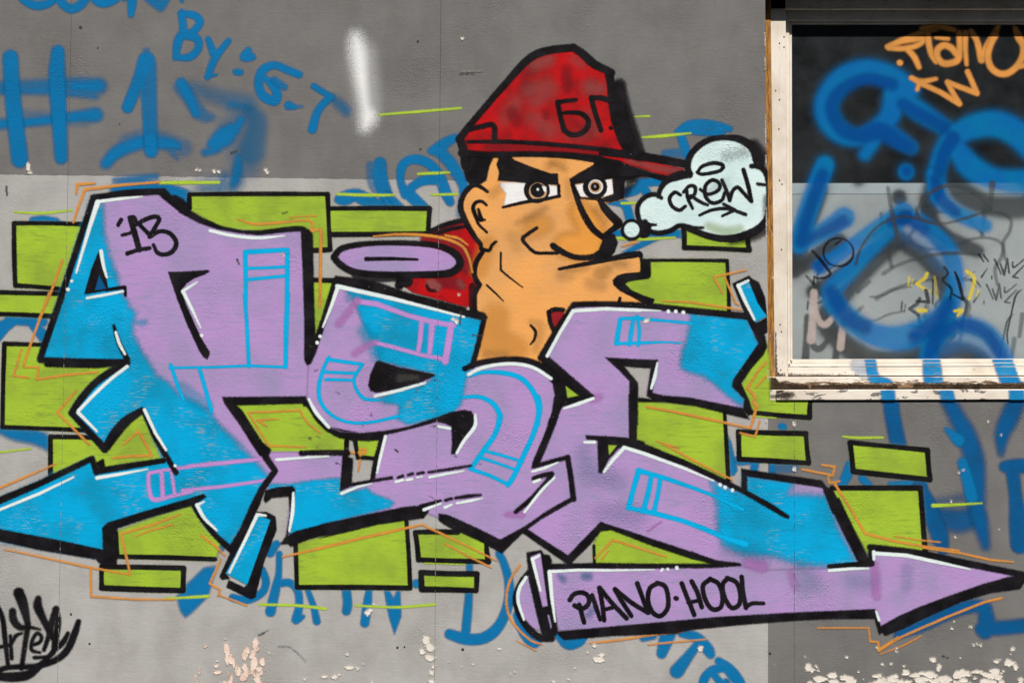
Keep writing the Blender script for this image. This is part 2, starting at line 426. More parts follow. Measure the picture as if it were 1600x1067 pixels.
def board_material():
    m, nt, ns, ls, bs = nodes_of('painted_cement_board')
    rel = nt.nodes.new('ShaderNodeGroup'); rel.node_tree = RELIEF
    pos = ns.new('ShaderNodeNewGeometry').outputs['Position']
    sep = ns.new('ShaderNodeSeparateXYZ'); ls.new(pos, sep.inputs[0])
    wob = math_(nt, 'MULTIPLY', math_(nt, 'SUBTRACT', noise(nt, pos, 30, 4, 0.6), 0.5), 0.010)
    A, B = world_pt(0, 273), world_pt(760, 283)
    k = (B.z - A.z) / (B.x - A.x)
    zl = math_(nt, 'ADD', math_(nt, 'MULTIPLY', math_(nt, 'SUBTRACT', sep.outputs['X'], A.x), k), A.z)
    low = math_(nt, 'LESS_THAN', math_(nt, 'ADD', sep.outputs['Z'], wob), zl)
    xr = world_pt(1200, 700).x
    left = math_(nt, 'LESS_THAN', math_(nt, 'ADD', sep.outputs['X'], math_(nt, 'MULTIPLY', wob, 0.35)), xr)
    light = math_(nt, 'MULTIPLY', low, left)
    dark_a, dark_b = rgb('#747372'), rgb('#696766')
    lite_a, lite_b = rgb('#abaaa8'), rgb('#9a9896')
    n1 = noise(nt, pos, 3.2, 5, 0.6)
    n2 = noise(nt, scaled(nt, pos, (3.2, 3.2, 2.2)), 3.5, 3, 0.6)
    f1 = maprange(nt, math_(nt, 'ADD', math_(nt, 'MULTIPLY', n1, 0.6), math_(nt, 'MULTIPLY', n2, 0.4)), 0.36, 0.64)
    col = mixc(nt, light, mixc(nt, f1, dark_a, dark_b), mixc(nt, f1, lite_a, lite_b))
    blot = maprange(nt, noise(nt, pos, 22, 5, 0.7), 0.58, 0.78)
    col = mixc(nt, math_(nt, 'MULTIPLY', blot, 0.30), col, mixc(nt, light, rgb('#585655'), rgb('#86827e')))
    fine = maprange(nt, noise(nt, pos, 480, 3, 0.6), 0.35, 0.7)
    col = mixc(nt, math_(nt, 'MULTIPLY', fine, 0.22), col, mixc(nt, light, rgb('#545251'), rgb('#817d79')))
    spk = maprange(nt, noise(nt, pos, 170, 2, 0.5), 0.76, 0.79)
    col = mixc(nt, math_(nt, 'MULTIPLY', spk, 0.6), col, rgb('#4a4745'))
    wsp = maprange(nt, noise(nt, scaled(nt, pos, (1, 1.7, 1)), 110, 2, 0.5), 0.785, 0.80)
    col = mixc(nt, math_(nt, 'MULTIPLY', wsp, 0.8), col, rgb('#d4cdc4'))
    ls.new(col, bs.inputs['Base Color'])
    ls.new(rel.outputs['Normal'], bs.inputs['Normal']); ls.new(rel.outputs['Rough'], bs.inputs['Roughness'])
    bs.inputs['Specular IOR Level'].default_value = 0.15
    return m
M['board'] = board_material()
def plain(name, color, rough=0.7, bump=0.0, bscale=80, var=0.25, vscale=12):
    m, nt, ns, ls, bs = nodes_of(name)
    pos = ns.new('ShaderNodeNewGeometry').outputs['Position']
    f = maprange(nt, noise(nt, pos, vscale, 4, 0.6), 0.35, 0.7)
    ls.new(mixc(nt, math_(nt, 'MULTIPLY', f, var * 2), color, tuple(x * 0.55 for x in color[:3]) + (1,)), bs.inputs['Base Color'])
    bs.inputs['Roughness'].default_value = rough
    if bump:
        b = N(nt, 'ShaderNodeBump', i_Strength=bump, i_Distance=0.003)
        ls.new(noise(nt, pos, bscale, 4, 0.6), b.inputs['Height']); ls.new(b.outputs[0], bs.inputs['Normal'])
    return m
def white_wood(name, peel=0.0, vertical=False, bias=0.0, zr=None, grey=0.0):
    """old white gloss on wood: cracks along the grain, nail rust, bare wood where it has peeled"""
    m, nt, ns, ls, bs = nodes_of(name)
    pos = ns.new('ShaderNodeNewGeometry').outputs['Position']
    sc = (60, 20, 4) if vertical else (4, 20, 60)
    gr = noise(nt, scaled(nt, pos, sc), 3.0, 6, 0.65, 0.3)
    n1 = noise(nt, pos, 7, 4, 0.6)
    white = mixc(nt, maprange(nt, n1, 0.35, 0.7), rgb('#e2d9cd'), rgb('#cbbfb0'))
    white = mixc(nt, math_(nt, 'MULTIPLY', maprange(nt, gr, 0.52, 0.70), 0.35), white, rgb('#b3a491'))
    speck = maprange(nt, noise(nt, pos, 190, 2, 0.5), 0.775, 0.79)
    white = mixc(nt, math_(nt, 'MULTIPLY', speck, 0.75), white, rgb('#6b5138'))
    if grey:
        gp = maprange(nt, noise(nt, scaled(nt, pos, (6, 6, 14)), 3.2, 3, 0.6, 0.3), 0.56, 0.60)
        white = mixc(nt, math_(nt, 'MULTIPLY', gp, grey), white, rgb('#77726e'))
    wood = mixc(nt, maprange(nt, noise(nt, scaled(nt, pos, sc), 8, 5, 0.6), 0.35, 0.7), rgb('#8a6f55'), rgb('#2f251d'))
    p = noise(nt, scaled(nt, pos, (9, 9, 60) if not vertical else (60, 9, 9)), 3.2, 5, 0.68, 0.5)
    if zr:
        sep = ns.new('ShaderNodeSeparateXYZ'); ls.new(pos, sep.inputs[0])
        g = maprange(nt, sep.outputs['Z'], zr[0], zr[1], 0.30, -0.22, 'LINEAR')
        p = math_(nt, 'ADD', p, g)
    mask = maprange(nt, p, 0.60 - bias, 0.62 - bias)
    mask = math_(nt, 'MULTIPLY', mask, peel)
    ls.new(mixc(nt, mask, white, wood), bs.inputs['Base Color'])
    bs.inputs['Roughness'].default_value = 0.6
    bs.inputs['Specular IOR Level'].default_value = 0.3
    b = N(nt, 'ShaderNodeBump', i_Strength=0.45, i_Distance=0.002)
    h = math_(nt, 'SUBTRACT', math_(nt, 'MULTIPLY', gr, 0.6), math_(nt, 'MULTIPLY', mask, 0.8))
    ls.new(h, b.inputs['Height']); ls.new(b.outputs[0], bs.inputs['Normal'])
    return m
M['wood_v'] = white_wood('white_gloss_upright', 0.85, True, -0.065)
M['wood_h'] = white_wood('white_gloss_rail', 0.9, False, -0.07)
M['wood_head'] = white_wood('shade_darkened_peeling_head', 0.6, False, -0.04)  # peeling wood, with extra brown to deepen the lintel shade in colour
M['wood_sill'] = white_wood('peeling_sill', 1.0, False, 0.09, (world_pt(0, 607, .02).z, world_pt(0, 589, .02).z))
M['wood_apron'] = white_wood('scraped_apron_board', 0.7, False, -0.09, grey=1.0)
def filler_material():
    m, nt, ns, ls, bs = nodes_of('raw_orange_wood')
    pos = ns.new('ShaderNodeNewGeometry').outputs['Position']
    gr = noise(nt, scaled(nt, pos, (50, 20, 5)), 4, 5, 0.65, 0.4)
    col = mixc(nt, maprange(nt, gr, 0.35, 0.68), rgb('#b07a30'), rgb('#6a431a'))
    dk = maprange(nt, noise(nt, scaled(nt, pos, (14, 14, 5)), 3.4, 4, 0.65), 0.58, 0.66)
    col = mixc(nt, math_(nt, 'MULTIPLY', dk, 0.85), col, rgb('#2b2119'))
    pl = maprange(nt, noise(nt, scaled(nt, pos, (20, 20, 7)), 3.0, 4, 0.65), 0.66, 0.70)
    col = mixc(nt, math_(nt, 'MULTIPLY', pl, 0.8), col, rgb('#d2c4b2'))
    ls.new(col, bs.inputs['Base Color']); bs.inputs['Roughness'].default_value = 0.75
    b = N(nt, 'ShaderNodeBump', i_Strength=0.7, i_Distance=0.004)
    ls.new(gr, b.inputs['Height']); ls.new(b.outputs[0], bs.inputs['Normal'])
    return m
M['filler'] = filler_material()
def glass_material():
    m, nt, ns, ls, bs = nodes_of('dusty_window_glass')
    pos = ns.new('ShaderNodeNewGeometry').outputs['Position']
    tr = ns.new('ShaderNodeBsdfTransparent'); tr.inputs[0].default_value = (0.83, 0.85, 0.86, 1)
    gl = ns.new('ShaderNodeBsdfGlossy'); gl.inputs['Roughness'].default_value = 0.03
    fr = ns.new('ShaderNodeFresnel')
    bf = ns.new('ShaderNodeNewGeometry').outputs['Backfacing']      # a thin pane reflects alike from both sides
    ls.new(maprange(nt, bf, 0, 1, 1.5, 1 / 1.5, 'LINEAR'), fr.inputs[0])
    m1 = ns.new('ShaderNodeMixShader'); ls.new(fr.outputs[0], m1.inputs[0]); ls.new(tr.outputs[0], m1.inputs[1]); ls.new(gl.outputs[0], m1.inputs[2])
    df = ns.new('ShaderNodeBsdfDiffuse'); df.inputs[0].default_value = rgb('#a9b2b8')
    dust = math_(nt, 'ADD', 0.02, math_(nt, 'MULTIPLY', maprange(nt, noise(nt, pos, 6, 5, 0.65), 0.3, 0.75), 0.045))
    sp = maprange(nt, noise(nt, pos, 260, 2, 0.5), 0.70, 0.76)
    dust = math_(nt, 'ADD', dust, math_(nt, 'MULTIPLY', sp, 0.06))
    m2 = ns.new('ShaderNodeMixShader'); ls.new(dust, m2.inputs[0]); ls.new(m1.outputs[0], m2.inputs[1]); ls.new(df.outputs[0], m2.inputs[2])
    ls.new(m2.outputs[0], ns['Material Output'].inputs['Surface'])
    return m
M['glass'] = glass_material()
M['sheet'] = plain('pale_grey_blind_board', rgb('#b9bfbf'), 0.8, 0.12, 60, 0.22, 4)
M['sheet_top'] = plain('paler_board_edge_strip', rgb('#bcc7cb'), 0.8, 0.1, 60, 0.10, 6)
M['room'] = plain('dim_room_surface', (0.035, 0.034, 0.033, 1), 0.9)
M['core'] = plain('dark_wall_core', (0.06, 0.05, 0.045, 1), 0.9)
M['asphalt'] = plain('pavement_asphalt', (0.055, 0.054, 0.052, 1), 0.9, 0.5, 220, 0.2, 3)
M['screw'] = plain('rusty_screw_head', rgb('#3a342f'), 0.6, 0.3, 300)
M['roof'] = plain('added_eave_paint', rgb('#6b6764'), 0.8, 0.2)  # for the overhang added to block sky light

# ------------------------------------------------------------------ ground
def sheet(name, x0, x1, y0, y1, z, mat):
    return link_mesh(name, [(x0, y0, z), (x1, y0, z), (x1, y1, z), (x0, y1, z)], [(0, 1, 2, 3)], mat)
gnd = sheet('pavement', -400, 400, -400, 400, 0.0, M['asphalt']); gnd['kind'] = 'structure'

# ------------------------------------------------------------------ solid pieces
def prism(name, pts, ya, yb, mat, parent=None, depth_scale=0.0, bevel=0.0):
    """image pixel polygon (clockwise in the image) pushed from depth ya to yb"""
    f = [world_pt(x, y, depth_scale) for x, y in pts]
    n = len(f)
    V = [(p.x, ya, p.z) for p in f] + [(p.x, yb, p.z) for p in f]
    F = [tuple(range(n))[::-1], tuple(range(n, 2 * n))]
    F += [(i, (i + 1) % n, n + (i + 1) % n, n + i) for i in range(n)]
    o = link_mesh(name, V, F, mat, parent)
    bm = bmesh.new(); bm.from_mesh(o.data)
    bmesh.ops.recalc_face_normals(bm, faces=bm.faces)
    if bevel:
        bmesh.ops.bevel(bm, geom=list(bm.edges), offset=bevel, segments=2, affect='EDGES', profile=0.6)
    bm.to_mesh(o.data); bm.free()
    return o
def seam_x(i, y):
    xa, ya, xb, yb = SEAMS[i]
    return xa + (xb - xa) * (y - ya) / (yb - ya)
wall = thing('wall', world_pt(800, 1186), 'grey painted board wall with vertical panel joints, behind all the graffiti', 'wall')
T_, B_ = -520, 1183
G = 0.22   # half a joint
W0 = [(-1000, T_), (-471, T_), (-471, B_), (-1000, B_)]
prism('panel', W0, 0, 0.012, M['board'], wall)
prism('panel', [(-470, T_), (seam_x(0, T_) - G, T_), (seam_x(0, B_) - G, B_), (-470, B_)], 0, 0.012, M['board'], wall)
prism('panel', [(seam_x(0, T_) + G, T_), (seam_x(1, T_) - G, T_), (seam_x(1, B_) - G, B_), (seam_x(0, B_) + G, B_)], 0, 0.012, M['board'], wall)
LINT = -8.2
prism('panel', [(seam_x(1, T_) + G, T_), (1241 - G, T_), (1241 - G, LINT), (1195.5, LINT), (1201, 627), (1241 - G, 627), (1241 - G, B_), (seam_x(1, B_) + G, B_)], 0, 0.012, M['board'], wall)
prism('panel', [(1241 + G, 627), (1812, 627), (1812, B_), (1241 + G, B_)], 0, 0.012, M['board'], wall)
prism('panel', [(1241 + G, T_), (1812, T_), (1812, LINT), (1241 + G, LINT)], 0, 0.012, M['board'], wall)
prism('panel', [(1813, T_), (2400, T_), (2400, B_), (1813, B_), (1813, 627), (1992, 627), (1992, LINT), (1813, LINT)], 0, 0.012, M['board'], wall)
# the wall's core behind the boards, round the opening
core = [
    [(-1000, T_), (1192, T_), (1192, B_), (-1000, B_)], [(1192, 632), (1996, 632), (1996, B_), (1192, B_)],
    [(1192, T_), (1996, T_), (1996, LINT - 5), (1192, LINT - 5)], [(1996, T_), (2400, T_), (2400, B_), (1996, B_)]]
for c in core: prism('wall_core', c, 0.0125, 0.17, M['core'], wall)
# added overhang, out of view, keeping upper sky light off the wall
prism('sky_block_eave', [(-1000, T_ - 60), (2400, T_ - 60), (2400, T_ + 0.5), (-1000, T_ + 0.5)], -0.42, 0.17, M['roof'], wall)
# dim room behind the window
rx0, rx1 = world_pt(1100, 0).x, world_pt(2100, 0).x
rz0, rz1 = world_pt(0, 900).z, world_pt(0, -100).z
room = thing('room', ((rx0 + rx1) / 2, 0.9, 0), 'dark room interior seen through the upper glass', 'room'); room['kind'] = 'structure'
def quad(name, a, b, c, d, mat, parent): return link_mesh(name, [a, b, c, d], [(0, 1, 2, 3)], mat, parent)
ry0, ry1 = 0.171, 2.2
quad('back_wall', (rx0, ry1, 0.02), (rx1, ry1, 0.02), (rx1, ry1, rz1 + .3), (rx0, ry1, rz1 + .3), M['room'], room)
quad('side_wall', (rx0, ry0, 0.02), (rx0, ry1, 0.02), (rx0, ry1, rz1 + .3), (rx0, ry0, rz1 + .3), M['room'], room)
quad('side_wall', (rx1, ry0, 0.02), (rx1, ry1, 0.02), (rx1, ry1, rz1 + .3), (rx1, ry0, rz1 + .3), M['room'], room)
quad('ceiling', (rx0, ry0, rz1 + .3), (rx1, ry0, rz1 + .3), (rx1, ry1, rz1 + .3), (rx0, ry1, rz1 + .3), M['room'], room)
quad('floor', (rx0, ry0, .02), (rx1, ry0, .02), (rx1, ry1, .02), (rx0, ry1, .02), M['room'], room)

# ------------------------------------------------------------------ unseen house added across the street to cut the sky light
HY = -DIST - 3.6
M['stucco'] = plain('weathered_stucco', (0.18, 0.165, 0.145, 1), 0.9, 0.3, 60)
M['roof_tile'] = plain('brown_roof_sheet', (0.12, 0.06, 0.045, 1), 0.8, 0.3, 40)
M['pane_dark'] = plain('dark_pane', (0.02, 0.024, 0.028, 1), 0.15)
M['trim'] = plain('grey_window_trim', (0.40, 0.38, 0.35, 1), 0.7)
house = thing('sky_block_house', (0, HY - 4, 0), 'unseen three-storey stucco house, added opposite the graffiti wall to block sky light', 'building')
def wbox(name, x0, x1, y0, y1, z0, z1, mat, parent):
    V = [(x, y, z) for z in (z0, z1) for y in (y0, y1) for x in (x0, x1)]
    return link_mesh(name, V, [(0, 2, 3, 1), (4, 5, 7, 6), (0, 1, 5, 4), (2, 6, 7, 3), (0, 4, 6, 2), (1, 3, 7, 5)], mat, parent)
wbox('wall', -16, 16, HY - 8, HY, 0, 9.3, M['stucco'], house)
link_mesh('roof', [(-16.4, HY - 8.4, 9.3), (16.4, HY - 8.4, 9.3), (16.4, HY + .4, 9.3), (-16.4, HY + .4, 9.3), (-16.4, HY - 4, 11), (16.4, HY - 4, 11)], [(0, 1, 5, 4), (2, 3, 4, 5), (3, 0, 4), (1, 2, 5), (0, 3, 2, 1)], M['roof_tile'], house)
for x in range(-14, 15, 3):
    for z in (0.9, 3.9, 6.8):
        if x == -2 and z < 1: continue
        w = wbox('window', x, x + 1.3, HY, HY + .05, z, z + 1.4, M['trim'], house)
        wbox('pane', x + .1, x + 1.2, HY + .05, HY + .055, z + .1, z + 1.3, M['pane_dark'], w)
d_ = wbox('door', -1.9, -.8, HY, HY + .05, 0, 2.1, M['roof_tile'], house)

# ------------------------------------------------------------------ window
D_JAMB, D_STILE, D_BEAD, D_GLASS, D_BOARD = 0.045, 0.065, 0.0685, 0.072, 0.119
window = thing('window', world_pt(1595, 627, 0.06), 'wooden window with flaking white frame and graffiti sprayed over its glass', 'window')
R_ = 1990
def bar(name, pts, depth, mat, thick=0.03, bev=0.0012):
    return prism(name, pts, depth, depth + thick, mat, window, depth_scale=depth, bevel=bev)
bar('filler_strip', [(1190, -40), (1203.5, -40), (1210.5, 600), (1190, 600)], 0.043, M['filler'], 0.05)
bar('jamb', [(1203.4, -40), (1227.3, -40), (1231, 588), (1210.6, 588)], D_JAMB, M['wood_v'], 0.05)
bar('jamb', [(R_ - 28, -40), (R_ + 3, -40), (R_ + 3, 588), (R_ - 28, 588)], D_JAMB, M['wood_v'], 0.05)
bar('stile', [(1227.5, 15), (1233.2, 15), (1235, 573), (1231.2, 573)], D_STILE, M['wood_v'], 0.03)
bar('glazing_bead', [(1233.3, 34), (1237.2, 34), (1238.2, 563), (1235.1, 563)], D_BEAD, M['wood_v'], 0.02, 0.0008)
bar('head', [(1203, -60), (R_, -60), (R_, 14.5), (1203, 14.5)], D_JAMB, M['wood_head'], 0.05)
bar('top_rail', [(1227, 16), (R_ - 30, 16), (R_ - 30, 32.5), (1227, 32.5)], D_STILE - 0.004, M['wood_head'], 0.035)
bar('glazing_bead', [(1237.5, 33), (R_ - 34, 33), (R_ - 34, 37.5), (1237.5, 37.5)], D_BEAD, M['wood_h'], 0.02, 0.0008)
bar('glazing_bead', [(1236, 561.5), (R_ - 34, 559.5), (R_ - 34, 565), (1236, 567)], D_BEAD - 0.006, M['wood_h'], 0.02, 0.0012)
bar('bottom_rail', [(1231.5, 567.5), (R_ - 30, 566), (R_ - 30, 571), (1231.5, 572.4)], D_STILE - 0.01, M['wood_h'], 0.03)
bar('bottom_rail', [(1231.2, 574), (R_ - 30, 572.3), (R_ - 30, 585.6), (1231.2, 587)], D_STILE - 0.022, M['wood_h'], 0.04)
bar('sill', [(1203, 589.2), (R_, 587.5), (R_, 605.2), (1203, 606.6)], 0.020, M['wood_sill'], 0.08, 0.002)
bar('apron_board', [(1213.5, 609.2), (R_, 607.6), (R_, 623.0), (1213.5, 625.0)], -0.006, M['wood_apron'], 0.07, 0.0018)
bar('filler_strip', [(1201.5, 609), (1213, 609), (1213, 626), (1202, 626)], 0.004, M['wood_apron'], 0.03)
bar('backing', [(1200, 586), (R_, 586), (R_, 628), (1200, 628)], 0.08, M['core'], 0.05, 0)
def pane(name, pts, depth, mat, parent, thick=0.004):
    return prism(name, pts, depth, depth + thick, mat, parent, depth_scale=depth)
gp = [world_pt(x, y, D_GLASS) for x, y in [(1236.5, 34), (R_ - 32, 34), (R_ - 32, 566), (1236.5, 566)]]
glass = link_mesh('glass_pane', [tuple(p) for p in gp], [(0, 3, 2, 1)], M['glass'], window)
# nail heads on the jamb
def disc(name, px, py, r, depth, mat, parent, h=0.0012, seg=10):
    c = world_pt(px, py, depth); n = seg
    V = [(c.x + r * U * math.cos(2 * math.pi * i / n), depth - h * 0.4, c.z + r * U * math.sin(2 * math.pi * i / n)) for i in range(n)]
    V += [(c.x + r * .7 * U * math.cos(2 * math.pi * i / n), depth - h, c.z + r * .7 * U * math.sin(2 * math.pi * i / n)) for i in range(n)]
    V += [(c.x, depth - h * .6, c.z)]
    F = [(i, (i + 1) % n, n + (i + 1) % n, n + i) for i in range(n)] + [(n + i, n + (i + 1) % n, 2 * n) for i in range(n)]
    return link_mesh(name, V, F, mat, parent)
for x, y in ((1216, 583), (1220, 578), (1218, 68), (1225, 74), (1225, 58), (1217, 202), (1212, 142), (1218, 156), (1218, 282), (1222, 288), (1221, 390), (1219, 507), (1221, 518)):
    disc('nail_head', x, y, 1.2, D_JAMB, M['screw'], window)
for x, y in ((1233.5, 569.5), (1237, 565)): disc('nail_head', x, y, 1.2, D_STILE - 0.012, M['screw'], window)
blind = thing('blind_board', world_pt(1600, 600, D_BOARD), 'pale grey board standing behind the lower half of the window glass', 'board')
pane('face_sheet', [(1225, 303.5), (R_, 302.5), (R_, 600), (1225, 600)], D_BOARD, M['sheet'], blind, 0.006)
pane('top_strip', [(1225, 286.5), (R_, 285.5), (R_, 302.3), (1225, 303.2)], D_BOARD - 0.001, M['sheet_top'], blind, 0.007)

# ------------------------------------------------------------------ wall fixings
for x, y, r in ((126, 43, 2.6), (653, 65, 2.0), (657, 233, 1.8), (621, 1011, 2), (632, 1010, 1.4), (723, 1014, 2.4), (1203, 1020, 2.2), (111, 959, 2), (140, 1005, 1.8), (153, 75, 1.3), (187, 194, 1.2)):
    disc('screw_head', x, y, r, 0.0, M['screw'], wall, 0.0016)

# ================================================================== TAGS UNDER THE MURAL (layers 1-3)
def tagthing(name, at, label, cat='graffiti', group=None, depth=0.0):
    return thing(name, world_pt(at[0], at[1], depth), label, cat, group)
t = tagthing('spray_tag', (75, 250), 'blue sprayed hash sign at the far left of the dark grey wall')
paint('bar', [S('A1', (62, 345, 12), (78, 600, 12.5), (118, 950, 13))], M['blue'], 2, t, f=4)
paint('bar', [S('A1', (345, 310, 10), (340, 480, 13), (365, 940, 10))], M['blue'], 2, t, f=4)
paint('bar', [S('A1', (-60, 520, 9), (200, 520, 11), (420, 510, 12), (590, 515, 12), o=.72), S('A1', (440, 515, 9), (590, 512, 11)), S('A1', (-60, 545, 4), (300, 548, 4), (570, 572, 4))], M['blue'], 1, t, f=7)
paint('bar', [S('A1', (-60, 745, 8), (200, 725, 7), (420, 700, 8), (570, 685, 11)), S('A1', (100, 690, 10), (500, 720, 10), o=.3)], M['blue'], 1, t, f=6)
t = tagthing('spray_tag', (220, 250), 'blue sprayed numeral one with arched foot beside the hash sign')
paint('stem', [S('A1', (872, 360, 13), (830, 470, 10), (760, 640, 9)), S('A1', (885, 380, 12), (893, 600, 11), (900, 900, 11), o=.8), S('A1', (850, 420, 4), (860, 700, 3), (875, 900, 4)), S('A1', (897, 830, 10), (900, 900, 10)), S('A1', (872, 310, 6), (872, 360, 6), o=.6)], M['blue'], 2, t, f=3.5)
paint('foot', [S('A1', (630, 975, 8), (700, 905, 10), (850, 845, 11), (1000, 855, 10), (1060, 870, 7)), S('A1', (760, 850, 14), (900, 820, 14), (1090, 880, 14), o=.35), S('A1', (1000, 880, 4), (1050, 940, 3), o=.7)], M['blue'], 1, t, f=6)
t = tagthing('spray_tag', (340, 250), 'blurred blue sprayed numeral three fading out below the word By')
paint('stroke', [S('A1', (1080, 500, 9), (1130, 590, 9), (1170, 680, 7)), S('A1', (1080, 520, 12), (1200, 680, 10), (1260, 700, 6), o=.55)], M['blue'], 2, t, f=5)
paint('stroke', [S('A1', (1140, 520, 9), (1300, 580, 12), (1480, 620, 14), o=.42), S('A1', (1370, 620, 7), (1480, 640, 6), o=.9)], M['blue_mist'], 1, t, f=11)
paint('stroke', [S('P', (336, 226, 12), (350, 214, 15), (362, 204, 11)), S('P', (366, 205, 8), (377, 188, 6)), S('P', (320, 239, 5), (340, 233, 6)), S('P', (373, 246, 5), (371, 262, 6), (366, 284, 6), o=.85)], M['blue'], 2, t, f=6)
paint('mist', [S('P', (352, 196, 10), (384, 176, 10), (392, 200, 16), (378, 240, 20), (388, 262, 16), o=.34), S('P', (318, 295, 12), (360, 290, 14), o=.55), S('B1', (460, 0, 7), (440, 90, 8), (400, 160, 8), o=.9), S('B1', (350, 80, 5), (300, 180, 7), o=.8)], M['blue_mist'], 1, t, f=16, cell=3)
t = tagthing('spray_tag', (340, 60), 'blue sprayed word By with colon, on the dark grey wall')
paint('letter', [S('A1', (1080, 80, 6), (1090, 180, 6), (1060, 250, 7), (1045, 345, 5)), S('A1', (1080, 80, 5), (1160, 95, 6), (1190, 135, 6), (1150, 190, 6), (1090, 210, 6)), S('A1', (1090, 210, 6), (1170, 230, 6.5), (1180, 290, 6), (1130, 340, 6), (1045, 345, 4))], M['blue'], 2, t, f=2.5)
paint('letter', [S('A1', (1240, 235, 4.5), (1270, 320, 6)), S('A1', (1360, 245, 4.5), (1280, 350, 6), (1235, 460, 5)), S('A1', (1235, 460, 3), (1290, 445, 2))], M['blue'], 2, t, f=2.5)
paint('dot', [S('A1', (1480, 300, 5), (1455, 340, 7), (1500, 340, 6))], M['blue'], 2, t, f=3)
paint('dot', [S('A1', (1405, 430, 5), (1430, 432, 5))], M['blue'], 2, t, f=3)
t = tagthing('spray_tag', (465, 160), 'blue sprayed initials G.T beside the white spray streak')
paint('letter', [S('A2', (255, 445, 6), (180, 415, 6), (110, 390, 6), (40, 420, 7), (15, 500, 7), (40, 570, 7), (110, 600, 8), (120, 540, 7), (60, 470, 5))], M['blue'], 2, t, f=2.5)
paint('mist', [S('A2', (110, 480, 6), (170, 520, 5), o=.8)], M['blue'], 2, t, f=3)
paint('dot', [S('A2', (195, 630, 7), (230, 638, 4)), S('A2', (220, 640, 3), (275, 635, 2), o=.7)], M['blue'], 2, t, f=3)
paint('letter', [S('A2', (345, 515, 5), (400, 550, 5), (450, 580, 5)), S('A2', (440, 580, 6), (370, 660, 6), (335, 770, 7))], M['blue'], 2, t, f=2.5)
paint('mist', [S('A2', (460, 590, 6), (540, 660, 8), o=.65), S('A2', (-40, 680, 9), (10, 720, 14), (-20, 900, 20), o=.45)], M['blue_mist'], 1, t, f=8)
t = tagthing('spray_tag', (190, 0), 'lower edge of a blue sprayed word cut off by the top left of the photo')
paint('letter', [S('A1', (110, -60, 6), (140, 0, 6), (220, 35, 7), (310, 10, 6), (330, -60, 6))], M['blue'], 2, t, f=2.5)
paint('letter', [S('A1', (330, -60, 6), (370, 20, 7), (430, 55, 7), (500, 10, 7), (520, -60, 6))], M['blue'], 2, t, f=2.5)
paint('letter', [S('A1', (540, -60, 6), (570, 0, 7), (620, 20, 7), (690, -10, 7), (700, -60, 5)), S('A1', (700, -30, 5), (740, -10, 5))], M['blue'], 2, t, f=2.5)
paint('letter', [S('A1', (790, -60, 7), (785, 30, 7), (780, 90, 4.5))], M['blue'], 2, t, f=2.5)
paint('letter', [S('A1', (850, -40, 7), (930, 20, 8), (960, 50, 5), o=.85), S('A1', (1010, -60, 7), (970, 30, 6), (950, 60, 3), o=.85), S('A1', (1080, -30, 4), (1082, 5, 3))], M['blue'], 2, t, f=4)
t = tagthing('spray_streak', (565, 200), 'misty white vertical spray streak on the dark grey wall')
paint('streak', [S('P', (556, 60, 8), (561, 84, 14), (566, 130, 11), (571, 165, 10), (575, 182, 13), (570, 198, 6)), S('P', (565, 85, 20), (574, 170, 19), o=.4)], M['white_mist'], 2, t, f=15, cell=2.5)
t = tagthing('spray_tag', (640, 320), 'blue sprayed letters between the upper lime block and the cap')
paint('letter', [S('D1', (650, 320, 10), (650, 450, 12), (700, 600, 11), (730, 700, 10)), S('D1', (560, 330, 6), (570, 480, 6), (610, 560, 6), o=.5)], M['blue'], 2, t, f=3)
paint('letter', [S('D1', (270, 640, 5), (330, 630, 11), (430, 600, 10), (520, 640, 11), (640, 700, 10)), S('D1', (720, 590, 5), (840, 720, 6))], M['blue'], 2, t, f=3)
paint('letter', [S('D1', (880, 590, 8), (835, 480, 6), (845, 350, 7), (910, 290, 7), (1000, 285, 7.5), (1100, 330, 7.5), (1180, 430, 8), (1230, 560, 9), (1275, 660, 7)), S('D1', (880, 580, 7), (990, 490, 7), (1080, 465, 8), (1190, 470, 7)), S('D1', (900, 580, 9), (980, 660, 9), (1060, 730, 8))], M['blue'], 2, t, f=2.5)
paint('letter', [S('D1', (1110, 205, 6), (1170, 190, 10), (1240, 130, 8), (1320, 90, 6)), S('D1', (1200, 230, 9), (1290, 330, 9), (1390, 500, 8), (1400, 580, 7)), S('D1', (1390, 560, 6), (1350, 780, 4), o=.4)], M['blue'], 2, t, f=3.5)
t = tagthing('spray_tag', (1080, 260), 'blue sprayed curl rising above the thought bubble')
paint('stroke', [S('A5', (530, 205, 5), (600, 160, 6.5), (700, 150, 7), (800, 165, 7), (890, 185, 5)), S('A5', (600, 195, 6), (760, 210, 6), (840, 205, 5)), S('A5', (545, 210, 6), (570, 290, 7), (600, 380, 7)), S('A5', (440, 355, 6), (580, 350, 8), o=.6)], M['blue'], 2, t, f=3)
t = tagthing('spray_tag', (1000, 330), 'blue sprayed strokes between the nose and the thought bubble')
paint('stroke', [S('A5', (130, 640, 6), (230, 610, 8), (310, 560, 7), (440, 550, 6)), S('A5', (270, 560, 7), (320, 640, 7))], M['blue'], 2, t, f=2.5)
paint('stroke', [S('A5', (60, 690, 5), (160, 710, 7), (200, 820, 7))], M['blue'], 2, t, f=2.5)
paint('stroke', [S('A5', (90, 910, 5), (330, 905, 6), (570, 915, 6))], M['blue'], 2, t, f=2.5)
paint('stroke', [PG('A5', (130, 1050), (230, 990), (320, 945), (420, 945), (300, 1000), (180, 1060))], M['blue'], 2, t, f=2.5)
t = tagthing('spray_tag', (200, 300), 'blue sprayed patches showing along the top of the letter P')
